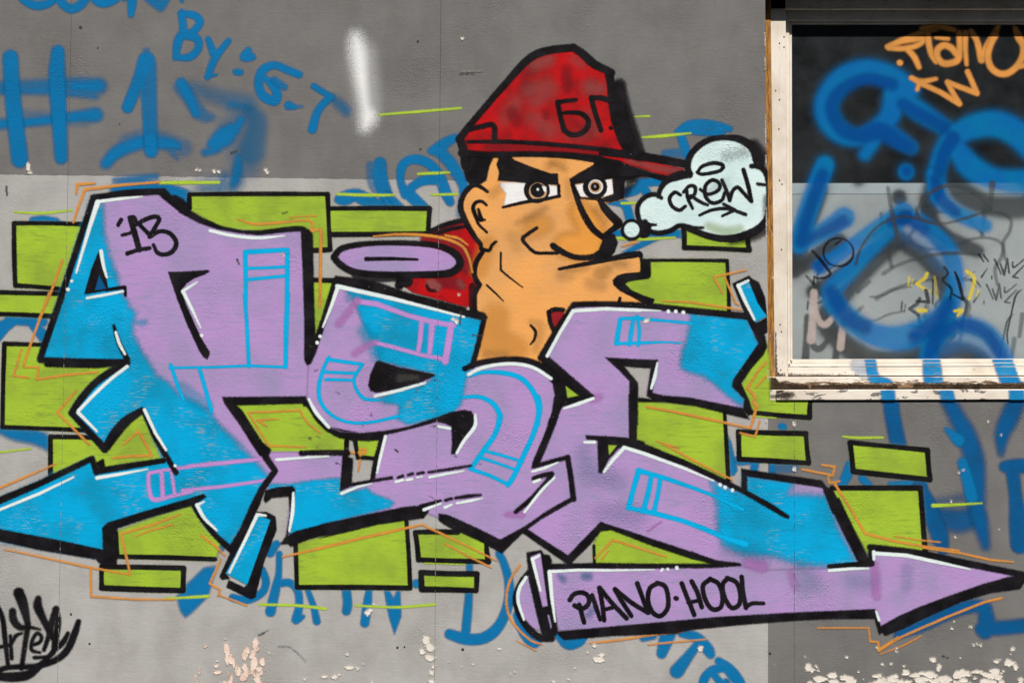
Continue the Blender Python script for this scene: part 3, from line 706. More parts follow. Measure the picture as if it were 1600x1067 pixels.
paint('stroke', [S('A8', (800, 100, 4), (900, 100, 7), (1000, 85, 6), (1090, 70, 4), o=.8), S('A8', (790, 160, 6), (960, 140, 8), (1100, 150, 8), (1160, 150, 8)), S('A8', (1150, 160, 9), (1250, 200, 12), (1340, 250, 12), (1400, 260, 8))], M['blue'], 1, t, f=5)
t = tagthing('spray_tag', (70, 345), 'blue sprayed dab on top of the upper left lime block')
paint('stroke', [S('A8', (225, 375, 5), (300, 370, 6), (390, 385, 6)), S('A8', (380, 400, 5), (440, 400, 4))], M['blue'], 1, t, f=3)
t = tagthing('spray_tag', (35, 530), 'blue sprayed zigzag between two lime blocks at the left edge')
paint('stroke', [S('B2', (-30, 300, 9), (30, 220, 10), (90, 185, 8), smooth=False), L_('B2', (60, 180, 7), (300, 190, 7)), L_('B2', (220, 190, 8), (310, 300, 9))], M['blue'], 1, t, f=3)
t = tagthing('spray_tag', (40, 690), 'blue diagonal spray stroke under the large lime block at far left')
paint('stroke', [S('B2', (-20, 930, 5), (100, 960, 11), (250, 990, 12), (360, 1050, 10))], M['blue'], 1, t, f=6)
t = tagthing('spray_tag', (560, 950), 'blue sprayed word half hidden below the bottom lime blocks')
paint('letter', [PG('C8', (1050, 275), (1075, 360), (1105, 398), (1150, 360), (1240, 270), (1290, 90), (1215, 100), (1110, 200))], M['blue'], 1, t, f=4)
paint('letter', [S('C2', (590, 830, 6), (615, 900, 6), (590, 970, 6), (500, 1015, 6), (410, 1000, 6)), S('C2', (330, 690, 8), (360, 640, 7), o=.8), S('C2', (640, 720, 8), (680, 670, 6))], M['blue'], 1, t, f=2.5)
paint('letter', [S('D4', (65, -60, 5), (62, 60, 5), (45, 150, 7), (10, 300, 8)), S('D4', (60, 125, 6), (130, 120, 6), (180, 170, 6), (190, 260, 6), (170, 350, 7)), S('D4', (190, 350, 4), (215, 330, 3))], M['blue'], 1, t, f=2.5)
paint('letter', [S('D4', (245, 170, 4), (280, 270, 5), (300, 360, 6))], M['blue'], 1, t, f=2.5)
paint('letter', [S('D4', (485, 170, 7), (492, 250, 7), (485, 295, 7))], M['blue'], 1, t, f=2.5)
paint('letter', [S('D4', (625, 170, 5), (615, 260, 7), (600, 370, 7))], M['blue'], 1, t, f=2.5)
paint('letter', [PG('D4', (720, 170), (750, 330), (785, 445), (828, 330), (822, 170), (800, 170), (780, 215), (755, 170))], M['blue'], 1, t, f=2.5)
t = tagthing('spray_tag', (750, 1000), 'blue sprayed letter D left of the half oval end of the arrow banner')
paint('letter', [S('D4', (1255, 10, 5), (1250, 200, 6), (1240, 330, 7), (1230, 430, 7)), S('D4', (1130, 440, 8), (1220, 468, 9), (1320, 470, 9), (1400, 430, 9), (1460, 350, 8), (1500, 230, 8), (1500, 110, 7), (1470, 0, 6), (1440, -60, 6))], M['blue'], 1, t, f=2.5)
paint('dot', [S('D4', (922, 125, 7), (935, 125, 7))], M['blue'], 1, t, f=2)
t = tagthing('spray_tag', (1060, 1030), 'blue sprayed letters under the arrow banner running off the bottom edge')
paint('letter', [S('C4', (110, 640, 6), (150, 740, 8), (210, 820, 7), (250, 800, 5)), S('C4', (370, 770, 6), (430, 820, 9), (500, 810, 7), (530, 780, 5))], M['blue'], 1, t, f=2.5)
paint('letter', [S('C4', (895, 790, 4), (960, 770, 6)), S('C4', (1060, 740, 12), (1040, 800, 11), (1015, 880, 8))], M['blue'], 1, t, f=3)
paint('letter', [S('C4', (1140, 755, 6), (1230, 780, 8), (1300, 850, 9), (1320, 885, 7)), S('C4', (1250, 810, 6), (1180, 900, 8), (1110, 990, 11))], M['blue'], 1, t, f=3)
paint('letter', [S('E8', (335, 490, 6), (420, 560, 9), (500, 660, 9), (520, 740, 9)), S('E8', (190, 740, 7), (220, 630, 7), (280, 570, 7), (350, 550, 7)), S('E8', (285, 590, 5), (340, 660, 6), (380, 740, 7)), S('E8', (400, 660, 5), (430, 740, 6))], M['blue'], 1, t, f=2.5)
# right part of the wall
t = tagthing('spray_tag', (1395, 700), 'dark blue sprayed bar dripping down below the window sill at its left')
paint('stroke', [S('D3', (1222, 225, 12), (1235, 340, 12), (1280, 560, 12), (1300, 640, 11))], M['deep_blue'], 1, t, f=4)
t = tagthing('spray_tag', (1500, 850), 'large dark blue sprayed letter Y under the window at the right')
paint('stroke', [S('C6', (880, -70, 11), (950, 60, 12), (1020, 200, 15), (1080, 380, 15), (1090, 560, 14), (1095, 740, 13), (1130, 880, 11), (1165, 1030, 6))], M['deep_blue'], 2, t, f=8)
paint('stroke', [S('C6', (1400, -70, 13), (1340, 70, 14), (1290, 190, 11), (1280, 330, 4))], M['deep_blue'], 2, t, f=7)
paint('stroke', [S('C6', (990, 400, 8), (1020, 500, 9), (1060, 660, 10)), S('C6', (870, 150, 4), (960, 230, 10))], M['blue'], 2, t, f=4)
t = tagthing('spray_tag', (1450, 850), 'blue sprayed letter behind the lime block beside the big blue Y')
paint('stroke', [S('C6', (660, 570, 9), (720, 680, 10), (770, 830, 13), (820, 960, 13), (840, 1060, 8))], M['deep_blue'], 2, t, f=4)
paint('stroke', [S('C6', (440, 565, 4), (560, 560, 5), (690, 570, 7)), S('C6', (60, 600, 6), (110, 500, 8), (140, 420, 8)), S('C6', (230, 520, 6), (290, 590, 6))], M['blue'], 1, t, f=3)
paint('stroke', [S('C6', (780, 800, 14), (950, 840, 18), (1080, 810, 16), o=.85), S('C6', (780, 700, 6), (900, 680, 5), (1040, 650, 6), o=.5)], M['deep_blue'], 1, t, f=9)
t = tagthing('spray_tag', (1585, 850), 'blue sprayed square letter cut off by the right edge of the photo')
paint('stroke', [S('C6', (1310, 430, 9), (1400, 425, 11), (1600, 430, 11)), S('C6', (1365, 440, 11), (1390, 650, 10), (1410, 850, 14), (1420, 1020, 14)), S('C6', (1600, 980, 18), (1420, 960, 14))], M['deep_blue'], 1, t, f=4)
t = tagthing('spray_tag', (1520, 985), 'blue sprayed strokes beneath the purple arrowhead')
paint('stroke', [S('C7', (270, 740, 6), (430, 680, 9), (620, 590, 10), (780, 545, 10), (870, 560, 9)), S('C7', (860, 560, 9), (870, 640, 13), (860, 720, 11)), S('C7', (840, 700, 11), (1000, 690, 11), (1180, 670, 11))], M['deep_blue'], 1, t, f=5)
t = tagthing('spray_tag', (1150, 700), 'small blue sprayed strokes between the lime blocks below the window corner')
paint('stroke', [PG('D2', (870, 250), (900, 310), (945, 510), (920, 545), (890, 545))], M['blue'], 1, t, f=2.5)
paint('dot', [S('D2', (1250, 205, 5.5), (1262, 208, 5.5))], M['blue'], 1, t, f=2)
paint('stroke', [L_('D2', (960, 440, 8), (1060, 440, 6)), L_('D2', (1080, 390, 6), (1060, 500, 6)), L_('D2', (1190, 410, 5), (1185, 530, 5)), S('D2', (1210, 500, 6), (1330, 490, 8), o=.5)], M['blue'], 1, t, f=3)
# black flame-like tag
t = tagthing('spray_tag', (60, 1067), 'black handwritten name tag with flame-like strokes in the bottom left corner')
paint('stroke', [S('C8', (-20, 320, 4), (15, 400, 4), (30, 520, 4), (48, 680, 3)), S('C8', (-20, 575, 3), (60, 560, 2.5))], M['black'], 2, t, f=2)
paint('stroke', [S('C8', (62, 505, 2.6), (70, 640, 3)), S('C8', (65, 560, 2.5), (95, 505, 3), (130, 490, 2))], M['black'], 2, t, f=2)
paint('stroke', [S('C8', (112, 250, 8.5), (135, 310, 8), (158, 400, 5.5), (165, 450, 4.5), (150, 550, 4), (128, 700, 3.5)), S('C8', (75, 360, 5.5), (80, 410, 6), (120, 455, 5), (180, 455, 3), (240, 468, 1.5))], M['black'], 2, t, f=2.4)
paint('stroke', [S('C8', (228, 285, 5), (225, 330, 7), (255, 400, 5.5), (295, 480, 5), (310, 520, 3))], M['black'], 2, t, f=2.4)
paint('stroke', [S('C8', (188, 560, 2.8), (235, 545, 2.8), (248, 510, 2.8), (220, 490, 2.8), (190, 540, 2.8), (190, 590, 2.8), (240, 605, 2))], M['black'], 2, t, f=2)
paint('stroke', [S('C8', (262, 590, 3), (295, 490, 4), (310, 420, 5), (335, 345, 5)), S('C8', (330, 350, 5), (345, 420, 5), (330, 530, 5), (320, 600, 4)), S('C8', (310, 600, 3), (370, 550, 4.5), (405, 490, 3))], M['black'], 2, t, f=2.2)
paint('stroke', [S('C8', (468, 420, 4), (445, 490, 5.5), (400, 590, 5.5), (330, 650, 5), (220, 685, 4.5), (90, 690, 4), (20, 700, 4), (-30, 730, 5)), S('C8', (205, 635, 2.8), (275, 632, 2.8))], M['black'], 2, t, f=2.2)
paint('stroke', [S('C8', (-30, 745, 6), (80, 750, 7.5), (170, 735, 7), (240, 680, 5), (310, 610, 4))], M['black'], 2, t, f=2.2)

# ================================================================== LIME BLOCKS (fill layer 4, outline layer 5)
def block(pts, label, open_=None, r=3.6, key='P', smooth=False, f=1.3):
    P_ = K(key, *pts)
    b = paint('color_block', [Poly(P_, smooth, grow=1.6)], M['green'], 4, None, f=3.0, cell=3.5)
    tag(b, label, 'painted block', 'lime green blocks behind the lettering')
    segs = []
    n = len(P_)
    for i in range(n):
        if open_ and i in open_: continue
        a, c = P_[i], P_[(i + 1) % n]
        m = ((a[0] + c[0]) / 2 + random.uniform(-.8, .8), (a[1] + c[1]) / 2 + random.uniform(-.8, .8))
        segs.append(Stroke([(a[0], a[1], r * random.uniform(.85, 1.1)), (m[0], m[1], r * random.uniform(.85, 1.1)), (c[0], c[1], r * random.uniform(.9, 1.15))], True))
    paint('overspray', [Poly(P_, smooth, o=.42, grow=1.5)], M['green_mist'], 3, b, f=7, cell=3.5)
    if segs: paint('outline', segs, M['black'], 5, b, f=f)
    return b
block([(22, 349), (132, 350.5), (98, 452), (24, 446)], 'upper left lime block touching the left edge of letter P', {1})
block([(-30, 456), (95, 459), (84, 494), (-30, 490)], 'narrow lime block at the left edge, under the upper left one', {1, 3})
block([(7, 537), (130, 541), (200, 568), (150, 640), (140, 672), (4, 667)], 'large lime block at the far left beside the blue spur of P', {1, 2, 3})
block([(79, 682), (165, 684), (225, 638), (262, 724), (150, 736), (79, 741)], 'lime patch in the notch between P and the left arrow', {1, 2, 3, 4})
block([(181, 832), (302, 786), (343, 846), (336, 873), (183, 869)], 'lime block under the arrow shaft, left of the loose blue bar', {0, 1, 2})
block([(159, 885), (287, 887), (286, 922), (159, 918)], 'small lime block at lower left, beneath the left arrow', None, 4.0)
block([(296, 304), (512, 303.5), (516, 390), (480, 391), (476, 356), (400, 364), (340, 352), (296, 326)], 'long lime block above the curved top of letter P', {3, 4, 5, 6})
block([(514, 326), (671.5, 326), (669, 365), (516, 366.5)], 'lime block above the purple oval, left of the ear', {3}, 3.8)
block([(486, 437), (527, 438), (489, 556), (484, 556)], 'slim lime wedge between letters P and S', {1, 2, 3})
block([(352, 630), (478, 630), (500, 665), (542, 683), (541, 704), (410, 706)], 'lime patch enclosed by the foot of P and the belly of S', {0, 1, 2, 4, 5})
block([(556, 684), (592, 684), (586, 716), (559, 714)], 'tiny lime patch under the left belly of S', {0, 1}, 3)
block([(462, 850), (560, 826), (635, 812), (641, 918), (464, 917)], 'big lime block under the middle, below letter S', {0, 1})
block([(649, 831), (715, 831), (760, 850), (763, 877), (654, 874)], 'lime block right of the big one under S, cut by orange lines', {1}, 4.0)
block([(658, 894), (745, 896), (744, 922), (659, 920)], 'smallest lime block, below the one crossed by orange lines', None, 4.2)
block([(1000, 407), (1136, 407.5), (1139, 487), (1015, 480), (968, 444), (1000, 430)], 'lime block right of the chin and mouth', {2, 3, 4, 5}, 2.8)
block([(1068, 355), (1168, 372), (1171, 391), (1069, 387)], 'short lime block under the thought bubble', {0}, 3.6)
block([(1196, 536), (1200, 560), (1201, 628), (1266, 628), (1265, 652), (1172, 644), (1160, 602)], 'lime block squeezed under the lower left corner of the window', {0, 1, 2, 5, 6}, 3.6)
block([(995, 626), (1132, 641), (1138, 752), (995, 694)], 'lime block enclosed by the arms of letter E', {0, 2, 3}, 3.0)
block([(1154, 674), (1259, 677), (1263.5, 723), (1155, 717)], 'lime block between letter E and the window corner', None, 3.8)
block([(1328, 691), (1449, 703), (1453, 749), (1333, 736)], 'small slanted lime block under the window sill at right', None, 4.2)
block([(1300, 762), (1438, 762), (1446, 868), (1356, 862)], 'lime block above the purple arrowhead at right', {2, 3}, 4.0)
block([(928, 852), (942, 824), (1118, 880), (929, 882)], 'lime triangle between letter E and the arrow banner', {0, 1, 2}, 2.0)

# ================================================================== LETTERING
lett = thing('graffiti_lettering', world_pt(700, 930), 'huge purple and sky blue block lettering with thick black outlines across the wall', 'graffiti')
FILL, FADE, TRIM, OUT, HI, TOP = 7, 8, 9, 11, 12, 13
# ---- letter P with its arrow tail
p_fill = [(148, 308), (256, 299), (280, 320), (311, 341), (348, 357), (404, 363), (463, 357), (478, 360), (482, 470), (482, 570),
          (479, 626), (350, 626), (406, 700), (414, 706), (430, 736), (409, 763), (361, 857), (323, 822), (300, 784), (262, 795), (166, 824), (166, 872), (-30, 838), (-30, 792),
          (144, 716), (150, 737), (256, 719), (225, 640), (196, 658), (163, 700), (112, 645), (126, 622), (146, 599), (171, 581), (200, 566), (62, 562)]
letP = paint('letter', [Poly(p_fill)], M['purple'], FILL, lett, f=3.2, cell=3.5)
letP['label'] = 'letter P with an arrow tail pointing left'
fadeP = K('A8', (640, 215), (715, 235), (725, 470), (760, 620), (810, 740), (830, 850), (890, 950)) + K('B2', (900, 90), (945, 130), (920, 200), (925, 270), (990, 400), (1090, 560), (1180, 620), (1260, 715), (1334, 730)) + \
        K('B3', (30, 710), (110, 745), (205, 805), (290, 915), (370, 990), (445, 1067)) + K('C2', (440, 60), (500, 110), (560, 170), (600, 220), (640, 260)) + \
        [(409, 763), (361, 857), (323, 822), (300, 784), (166, 824), (166, 872), (-30, 838), (-30, 792), (144, 716), (150, 737), (256, 719), (225, 640), (196, 658), (163, 700), (112, 645), (126, 622), (146, 599), (171, 581), (200, 566), (62, 562)]
paint('blue_fade', [Poly(fadeP)], M['cyan'], FADE, letP, f=8, cell=3)
paint('blue_fade', [S('E6', (260, 600, 3), (320, 600, 4), o=.6), S('B3', (20, 640, 8), (100, 720, 12), (190, 770, 10), o=.35)], M['cyan'], FADE, letP, f=6)
P_out = [
    Stroke([(146, 309, 5), (200, 302, 5.5), (256, 299, 5)], True),
    Poly(K('A8', (1110, 160), (1160, 165), (1190, 200), (1225, 200), (1270, 225), (1334, 290)) + K('B1', (60, 320), (170, 385), (330, 455), (480, 485), (620, 485), (760, 465), (880, 450), (950, 458), (985, 490), (960, 510), (925, 492), (800, 500), (600, 522), (450, 505), (300, 480), (150, 430), (0, 350)) + K('A8', (1250, 320), (1150, 240), (1095, 190))),
    Poly([(470, 358), (482, 358), (489, 366), (491, 470), (493, 524), (486, 562), (480, 571), (475.5, 562), (475.5, 500), (473, 420)]),
    Stroke([(146, 309, 4.6), (100, 452, 5), (63, 560, 5)], False),
    Stroke([(63, 562, 4.5), (120, 565, 5), (198, 566, 5)], False), Stroke([(74, 568, 5), (150, 570, 5), (180, 568, 4)], False),
    Stroke([(178, 509, 2.5), (185, 533, 3.6), (199, 562, 4.5)], True),
    Stroke([(200, 567, 4), (171, 582, 5.5), (146, 601, 5.5), (126, 624, 5.5), (112, 645, 5)], True),
    Stroke([(112, 645, 4.5), (140, 675, 5), (164, 701, 6)], False),
    Stroke([(222, 641, 5), (198, 657, 7.5), (180, 677, 8), (167, 697, 6.5)], True),
    Stroke([(224, 641, 4), (243, 683, 4.5), (275, 738, 4)], False),
    # arrow
    Stroke([(-30, 794, 6), (60, 756, 5), (144, 716, 4.5)], False), Stroke([(144, 716, 4), (151, 737, 5)], False), Poly([(150, 722), (162, 716), (165, 728), (155, 736)]),
    Stroke([(151, 736, 5), (200, 728, 5), (256, 719, 4)], False),
    Poly([(-30, 822), (0, 826), (80, 841), (161, 858), (160, 824), (168, 816), (230, 797), (290, 780), (318, 771), (323, 776), (302, 789), (240, 806), (185, 824), (178, 836), (183, 870), (183, 884), (158, 882), (150, 873), (60, 858), (-30, 838)]),
    # right side of the foot
    Poly([(347, 620), (478, 619), (480, 630), (370, 633), (378, 640), (410, 690), (424, 702), (420, 712), (406, 712), (394, 694), (375, 664), (352, 632)]),
    Stroke([(408, 700, 6), (418, 718, 5), (430, 735, 4.5)], False),
    Stroke([(430, 735, 4.5), (410, 763, 5), (398, 790, 6.5), (378, 830, 4.5), (361, 857, 4.5)], False),
    Stroke([(300, 785, 3), (313, 806, 4), (335, 834, 4), (361, 858, 5)], True),
]
paint('outline', P_out, M['black'], OUT, letP, f=2.0)
paint('counter', [Poly(K('A8', (695, 572), (640, 700), (585, 890), (755, 862), (738, 770), (712, 630))), L_('A8', (740, 858, 2.8), (868, 838, 2.6), (872, 895, 2.4))], M['black'], OUT, letP, f=1.4)
paint('counter_fill', [PG('A8', (690, 755), (662, 860), (738, 850))], M['deep_blue'], OUT + 1, letP, f=1.4)
paint('counter', [PG('E6', (498, 218), (650, 214), (800, 203), (818, 213), (770, 240), (700, 265), (640, 305), (600, 355), (630, 450), (690, 590), (750, 720), (815, 825), (810, 850), (795, 882), (765, 860), (735, 815), (640, 610), (570, 430))], M['black'], OUT, letP, f=1.6)
paint('highlight', [L_('A8', (690, 245, 2.5), (850, 225, 2.4), (990, 212, 1.2)), L_('A8', (680, 250, 4), (625, 420, 3), (530, 740, 1.5)), S('A8', (498, 797, 2.2), (500, 797, 2.2)), S('A8', (472, 855, 2.8), (474, 855, 2.8)), S('A8', (703, 590, 3), (720, 690, 2.4), (743, 770, 1.8)), L_('A8', (605, 915, 2), (720, 895, 2.2), (855, 868, 1.8))], M['white'], HI, letP, f=1.2)
paint('highlight', [S('B2', (805, 262, 2), (830, 340, 2.4), (870, 415, 1.8)), S('B2', (885, 500, 2.6), (780, 580, 2.6), (660, 690, 2.6), (545, 810, 2.6)), L_('B2', (545, 820, 2.8), (675, 950, 1.6)), L_('B2', (1005, 800, 2.6), (1080, 960, 2.4), (1155, 1080, 1.8)), S('C1', (1327, 228, 2.4), (1329, 230, 2.4))], M['white'], HI, letP, f=1.2)
paint('highlight', [S('B1', (235, 488, 2.5), (400, 525, 2.6), (600, 543, 2.6), (800, 527, 1.2)), L_('E6', (720, 295, 1.4), (610, 365, 2.6)), L_('E6', (612, 365, 3), (680, 500, 2.4), (745, 640, 1.2)), S('E6', (753, 698, 2.6), (755, 700, 2.6))], M['white'], HI, letP, f=1.2)
paint('highlight', [L_('C1', (-20, 570, 2), (300, 440, 2.4), (560, 315, 1.4)), L_('C1', (735, 322, 2.8), (900, 295, 2.4), (1120, 255, 1.0)), L_('C2', (235, 408, 1.2), (190, 430, 2.5)), S('C2', (190, 430, 3), (235, 510, 2.6), (312, 585, 1.6))], M['white'], HI, letP, f=1.2)
paint('trim_line', [L_('B1', (505, 650, 4), (820, 632, 3.4)), L_('B1', (820, 640, 3.6), (820, 850, 3.6), (815, 1067, 3.2)), L_('B1', (500, 650, 3.6), (505, 850, 3.2), (505, 1067, 2.8)), L_('B1', (505, 775, 2.4), (810, 762, 2.4)), L_('B1', (505, 860, 2.6), (810, 830, 2.6)),
      L_('B3', (455, 0, 3), (470, 200, 3), (485, 500, 3)), L_('B3', (755, 0, 3.8), (745, 200, 3.8), (740, 505, 3.2)), L_('B3', (-65, 510, 2), (250, 505, 2), (480, 495, 2.2), (740, 505, 2.2)), L_('B3', (140, 510, 3), (180, 650, 3.2), (225, 810, 3.2)), L_('B2', (1188, 490, 3), (1230, 620, 3), (1275, 730, 2.5))], M['cyan_line'], TRIM, letP, f=1.3)
paint('trim_line', [S('C1', (1125, 300, 3), (1130, 400, 3.2), (1165, 485, 3.6), (1300, 460, 2.8), (1455, 425, 2.6)), L_('C1', (1130, 285, 3), (1250, 262, 2.6), (1455, 235, 2.8)), L_('C1', (1225, 275, 3.4), (1235, 470, 3.4)), L_('C1', (1300, 275, 2.6), (1325, 450, 2.6)),
      L_('C2', (140, 190, 3), (350, 170, 3.2), (560, 148, 3), (640, 140, 2)), L_('C2', (100, 340, 2.8), (350, 315, 2.6), (560, 285, 2.4), (640, 268, 2))], M['purple_line'], TRIM, letP, f=1.3)
# ---- letter S
s_low = [(417, 768), (457, 763), (447, 838), (560, 812), (657, 796), (783, 850), (895, 779), (888, 713), (833, 724), (851, 681), (868, 640), (873, 605), (853, 577), (826, 564), (790, 562), (745, 568), (725, 577), (736, 574)]
s_fill = [(526, 437), (757, 495), (736, 574), (745, 568), (790, 562), (826, 564), (853, 577), (873, 605), (870, 640), (851, 681), (834, 724), (888, 713), (895, 779), (783, 850), (657, 797),
          (560, 814), (447, 840), (455, 764), (412, 768), (430, 736), (414, 706), (541, 706), (536, 760), (582, 749), (596, 684), (560, 682), (515, 670), (492, 650), (478, 626), (470, 600), (482, 566), (490, 545)]
letS = paint('letter', [Poly(s_fill)], M['purple'], FILL, lett, f=3.2, cell=3.5)
letS['label'] = 'letter S in the middle of the word'
fadeS = K('B4', (240, 480), (500, 540), (900, 640), (1225, 710), (1190, 850), (1145, 1040)) + K('B5', (1110, 190), (1100, 260), (1085, 330), (1070, 400), (1020, 460), (900, 510), (700, 545), (625, 510), (640, 430), (620, 405), (540, 400), (490, 372), (600, 320), (850, 250), (880, 200), (500, 110), (480, 40)) + K('B4', (480, 950), (460, 870), (400, 770), (350, 640), (330, 570))
paint('blue_fade', [Poly(fadeS)], M['cyan'], FADE, letS, f=5.5, cell=2.6)
paint('blue_fade', [S('B4', (290, 560, 5), (420, 560, 6), (300, 500, 4), o=.5), S('B4', (400, 790, 10), (470, 900, 10), (480, 980, 6), o=.5)], M['cyan'], FADE, letS, f=8)
paint('blue_fade', [Poly(K('C2', (625, 300), (760, 300), (880, 280), (1070, 262), (1085, 340)) + K('C3', (150, 225), (320, 188), (390, 235), (470, 260), (518, 292), (480, 325), (250, 385), (0, 445)) + K('C2', (1000, 560), (760, 612), (790, 330), (640, 340)))], M['cyan'], FADE, letS, f=4.5, cell=2.6)
S_out = [
    Poly(K('B4', (195, 402), (300, 415), (500, 450), (700, 520), (1000, 595), (1230, 660), (1255, 690), (1240, 725), (1215, 712), (900, 640), (600, 560), (235, 472), (190, 450))),
    Stroke([(525, 438, 5), (506, 500, 4.5), (488, 552, 5), (483, 565, 4)], False),
    Stroke([(757, 495, 4), (748, 535, 4), (738, 572, 4)], False),
    Stroke([(726, 576, 4), (747, 567.5, 4.5), (790, 561.5, 4.5), (825, 564, 5), (853, 577, 6), (866, 592, 7)], True),
    Poly(K('B3', (860, 715), (890, 735), (960, 850), (1040, 925), (1130, 955), (1250, 960)) + K('B5', (150, 562), (260, 600), (380, 606), (540, 590), (700, 562), (900, 497), (1000, 460), (1090, 445), (1140, 455), (1165, 490), (1155, 555), (1110, 620), (1065, 690), (1035, 752), (1000, 752), (1006, 680), (1002, 560), (960, 540), (900, 528), (800, 556), (660, 592), (545, 618), (500, 655), (430, 662), (300, 655), (220, 640), (130, 590), (60, 520), (0, 425)) + K('B3', (860, 770))),
    Poly(K('B5', (480, 108), (500, 105), (640, 150), (800, 180), (880, 198), (888, 210), (800, 248), (640, 300), (480, 326), (440, 312), (424, 275), (440, 195))),
    Poly(K('B5', (275, 655), (245, 770), (228, 1008), (300, 978), (440, 950), (600, 925), (592, 903), (470, 925), (310, 950), (320, 780), (286, 772), (290, 655))),
    Poly(K('B5', (500, 650), (540, 620), (500, 780), (470, 925), (435, 940), (460, 790))),
    Stroke(K('B5', (325, 655, 1.8), (350, 775, 1.8)), False), Stroke(K('B5', (345, 778, 1.8), (470, 780, 1.8)), False),
    Stroke(K('B5', (-40, 745, 4), (120, 742, 4.5), (280, 742, 4.5)), False),
    Stroke(K('B5', (632, 915, 2), (664, 903, 2.4)), False), Stroke(K('B5', (702, 897, 2), (732, 888, 2.4)), False), Stroke(K('B5', (766, 888, 2), (808, 879, 2.2)), False), Stroke(K('B5', (842, 878, 1.8), (1000, 855, 2.2), (1138, 832, 1.8)), False),
    Poly(K('B7', (680, 0), (735, 0), (725, 70), (690, 180), (630, 330), (590, 420), (770, 370), (785, 385), (770, 400), (560, 455), (533, 460), (545, 410), (610, 260), (665, 110))),
    Stroke([(887, 714, 4.2), (892, 745, 4.2), (896, 779, 4.5)], False),
    Poly(K('B7', (790, 640), (812, 660), (780, 680), (600, 780), (490, 860), (345, 1000), (300, 975), (200, 920), (0, 830), (-60, 790), (-60, 745), (0, 755), (180, 835), (335, 912), (480, 835), (640, 725))),
    Poly(K('C3', (700, 310), (760, 345), (720, 395), (600, 412), (400, 440), (200, 490), (0, 535)) + K('C2', (1000, 610), (880, 640), (770, 685), (752, 670), (700, 672), (735, 625), (800, 590), (950, 552)) + K('C3', (0, 440), (300, 375), (600, 315))),
    Stroke(K('C3', (700, 318, 4), (838, 274, 2)), False), Stroke(K('C3', (872, 272, 2), (914, 260, 2.2)), False), Stroke(K('C3', (942, 256, 2.2), (1030, 243, 3), (1118, 234, 1.6)), False),
    Poly(K('C2', (735, 640), (765, 480), (755, 375), (650, 385), (615, 415), (600, 400), (610, 340), (690, 318), (780, 312), (795, 330), (785, 450), (750, 620))),
    Stroke(K('B7', (550, 522, 3.5), (610, 500, 3.6), (665, 492, 4), (640, 540, 4.5), (540, 650, 4.2), (435, 735, 3.2)), False),
]
paint('outline', S_out, M['black'], OUT, letS, f=2.0)
paint('outline', [S('B5', (640, 225, 6), (760, 220, 4), o=.5)], M['grime'], OUT + 1, letS, f=3)
paint('highlight', [L_('B4', (210, 478, 3.4), (600, 565, 3), (1090, 690, 1.6)), L_('B4', (215, 480, 3.2), (170, 610, 2.6), (110, 760, 1.4)), S('B4', (90, 825, 2.6), (91, 826, 2.6)), S('B4', (70, 868, 2.8), (71, 869, 2.8)), S('B5', (12, 370, 2), (60, 460, 2.8), (150, 565, 2.4))], M['white'], HI, letS, f=1.2)
paint('highlight', [L_('B5', (470, 350, 2.2), (640, 310, 2.6), (820, 258, 1.6)), S('B5', (1168, 480, 2), (1165, 560, 2.8), (1090, 660, 2.6), (1040, 745, 2)), L_('B5', (910, 560, 2), (990, 575, 2.4)), L_('B5', (545, 630, 2.4), (510, 770, 2.4), (485, 885, 1.6)), L_('B5', (240, 1025, 2.4), (350, 980, 2), (450, 957, 1)), L_('B5', (615, 945, 2.2), (665, 932, 2.2)), L_('B5', (690, 932, 2.2), (728, 925, 2.2)), L_('B5', (760, 915, 1.4), (800, 908, 1.4)), L_('B5', (850, 912, 2.2), (960, 890, 2.4), (1090, 868, 1.2)), L_('B5', (0, 772, 1.8), (150, 768, 1.2))], M['white'], HI, letS, f=1.2)
paint('highlight', [S('B6', (142, 733, 2.6), (230, 690, 2.8), (350, 665, 2.6), (480, 662, 2.8), (600, 690, 2.8), (715, 762, 2.6)), L_('B7', (540, 478, 2), (620, 455, 2.4), (705, 420, 1.2)), L_('B7', (550, 545, 2.4), (590, 530, 2)), S('B7', (685, 515, 1.6), (600, 600, 2.4), (490, 738, 1.8)), L_('C3', (722, 338, 2.4), (840, 295, 1.6)), L_('C3', (868, 322, 2.6), (915, 302, 1.8)), L_('C3', (950, 293, 1.8), (1050, 275, 2.2), (1130, 258, 1)), S('C2', (785, 355, 1.8), (780, 470, 2.8), (760, 590, 1.8)), L_('C2', (680, 150, 2.4), (820, 140, 2), (1000, 130, 1))], M['white'], HI, letS, f=1.2)
paint('trim_line', [L_('B5', (140, 95, 3), (385, 130, 2.6)), S('B5', (385, 130, 2.6), (345, 190, 2.6), (325, 240, 2.6), (345, 310, 2.6), (400, 368, 2.8), (500, 378, 2)), S('B5', (150, 80, 2.4), (110, 170, 3), (82, 280, 3.2), (90, 380, 3), (150, 465, 2.6), (240, 518, 2.4), (350, 537, 2.4), (480, 525, 2.4), (630, 490, 2.6)), L_('B5', (110, 182, 2.4), (335, 192, 2.4)), L_('B5', (130, 235, 2.6), (325, 240, 2.2))], M['cyan_line'], TRIM, letS, f=1.3)
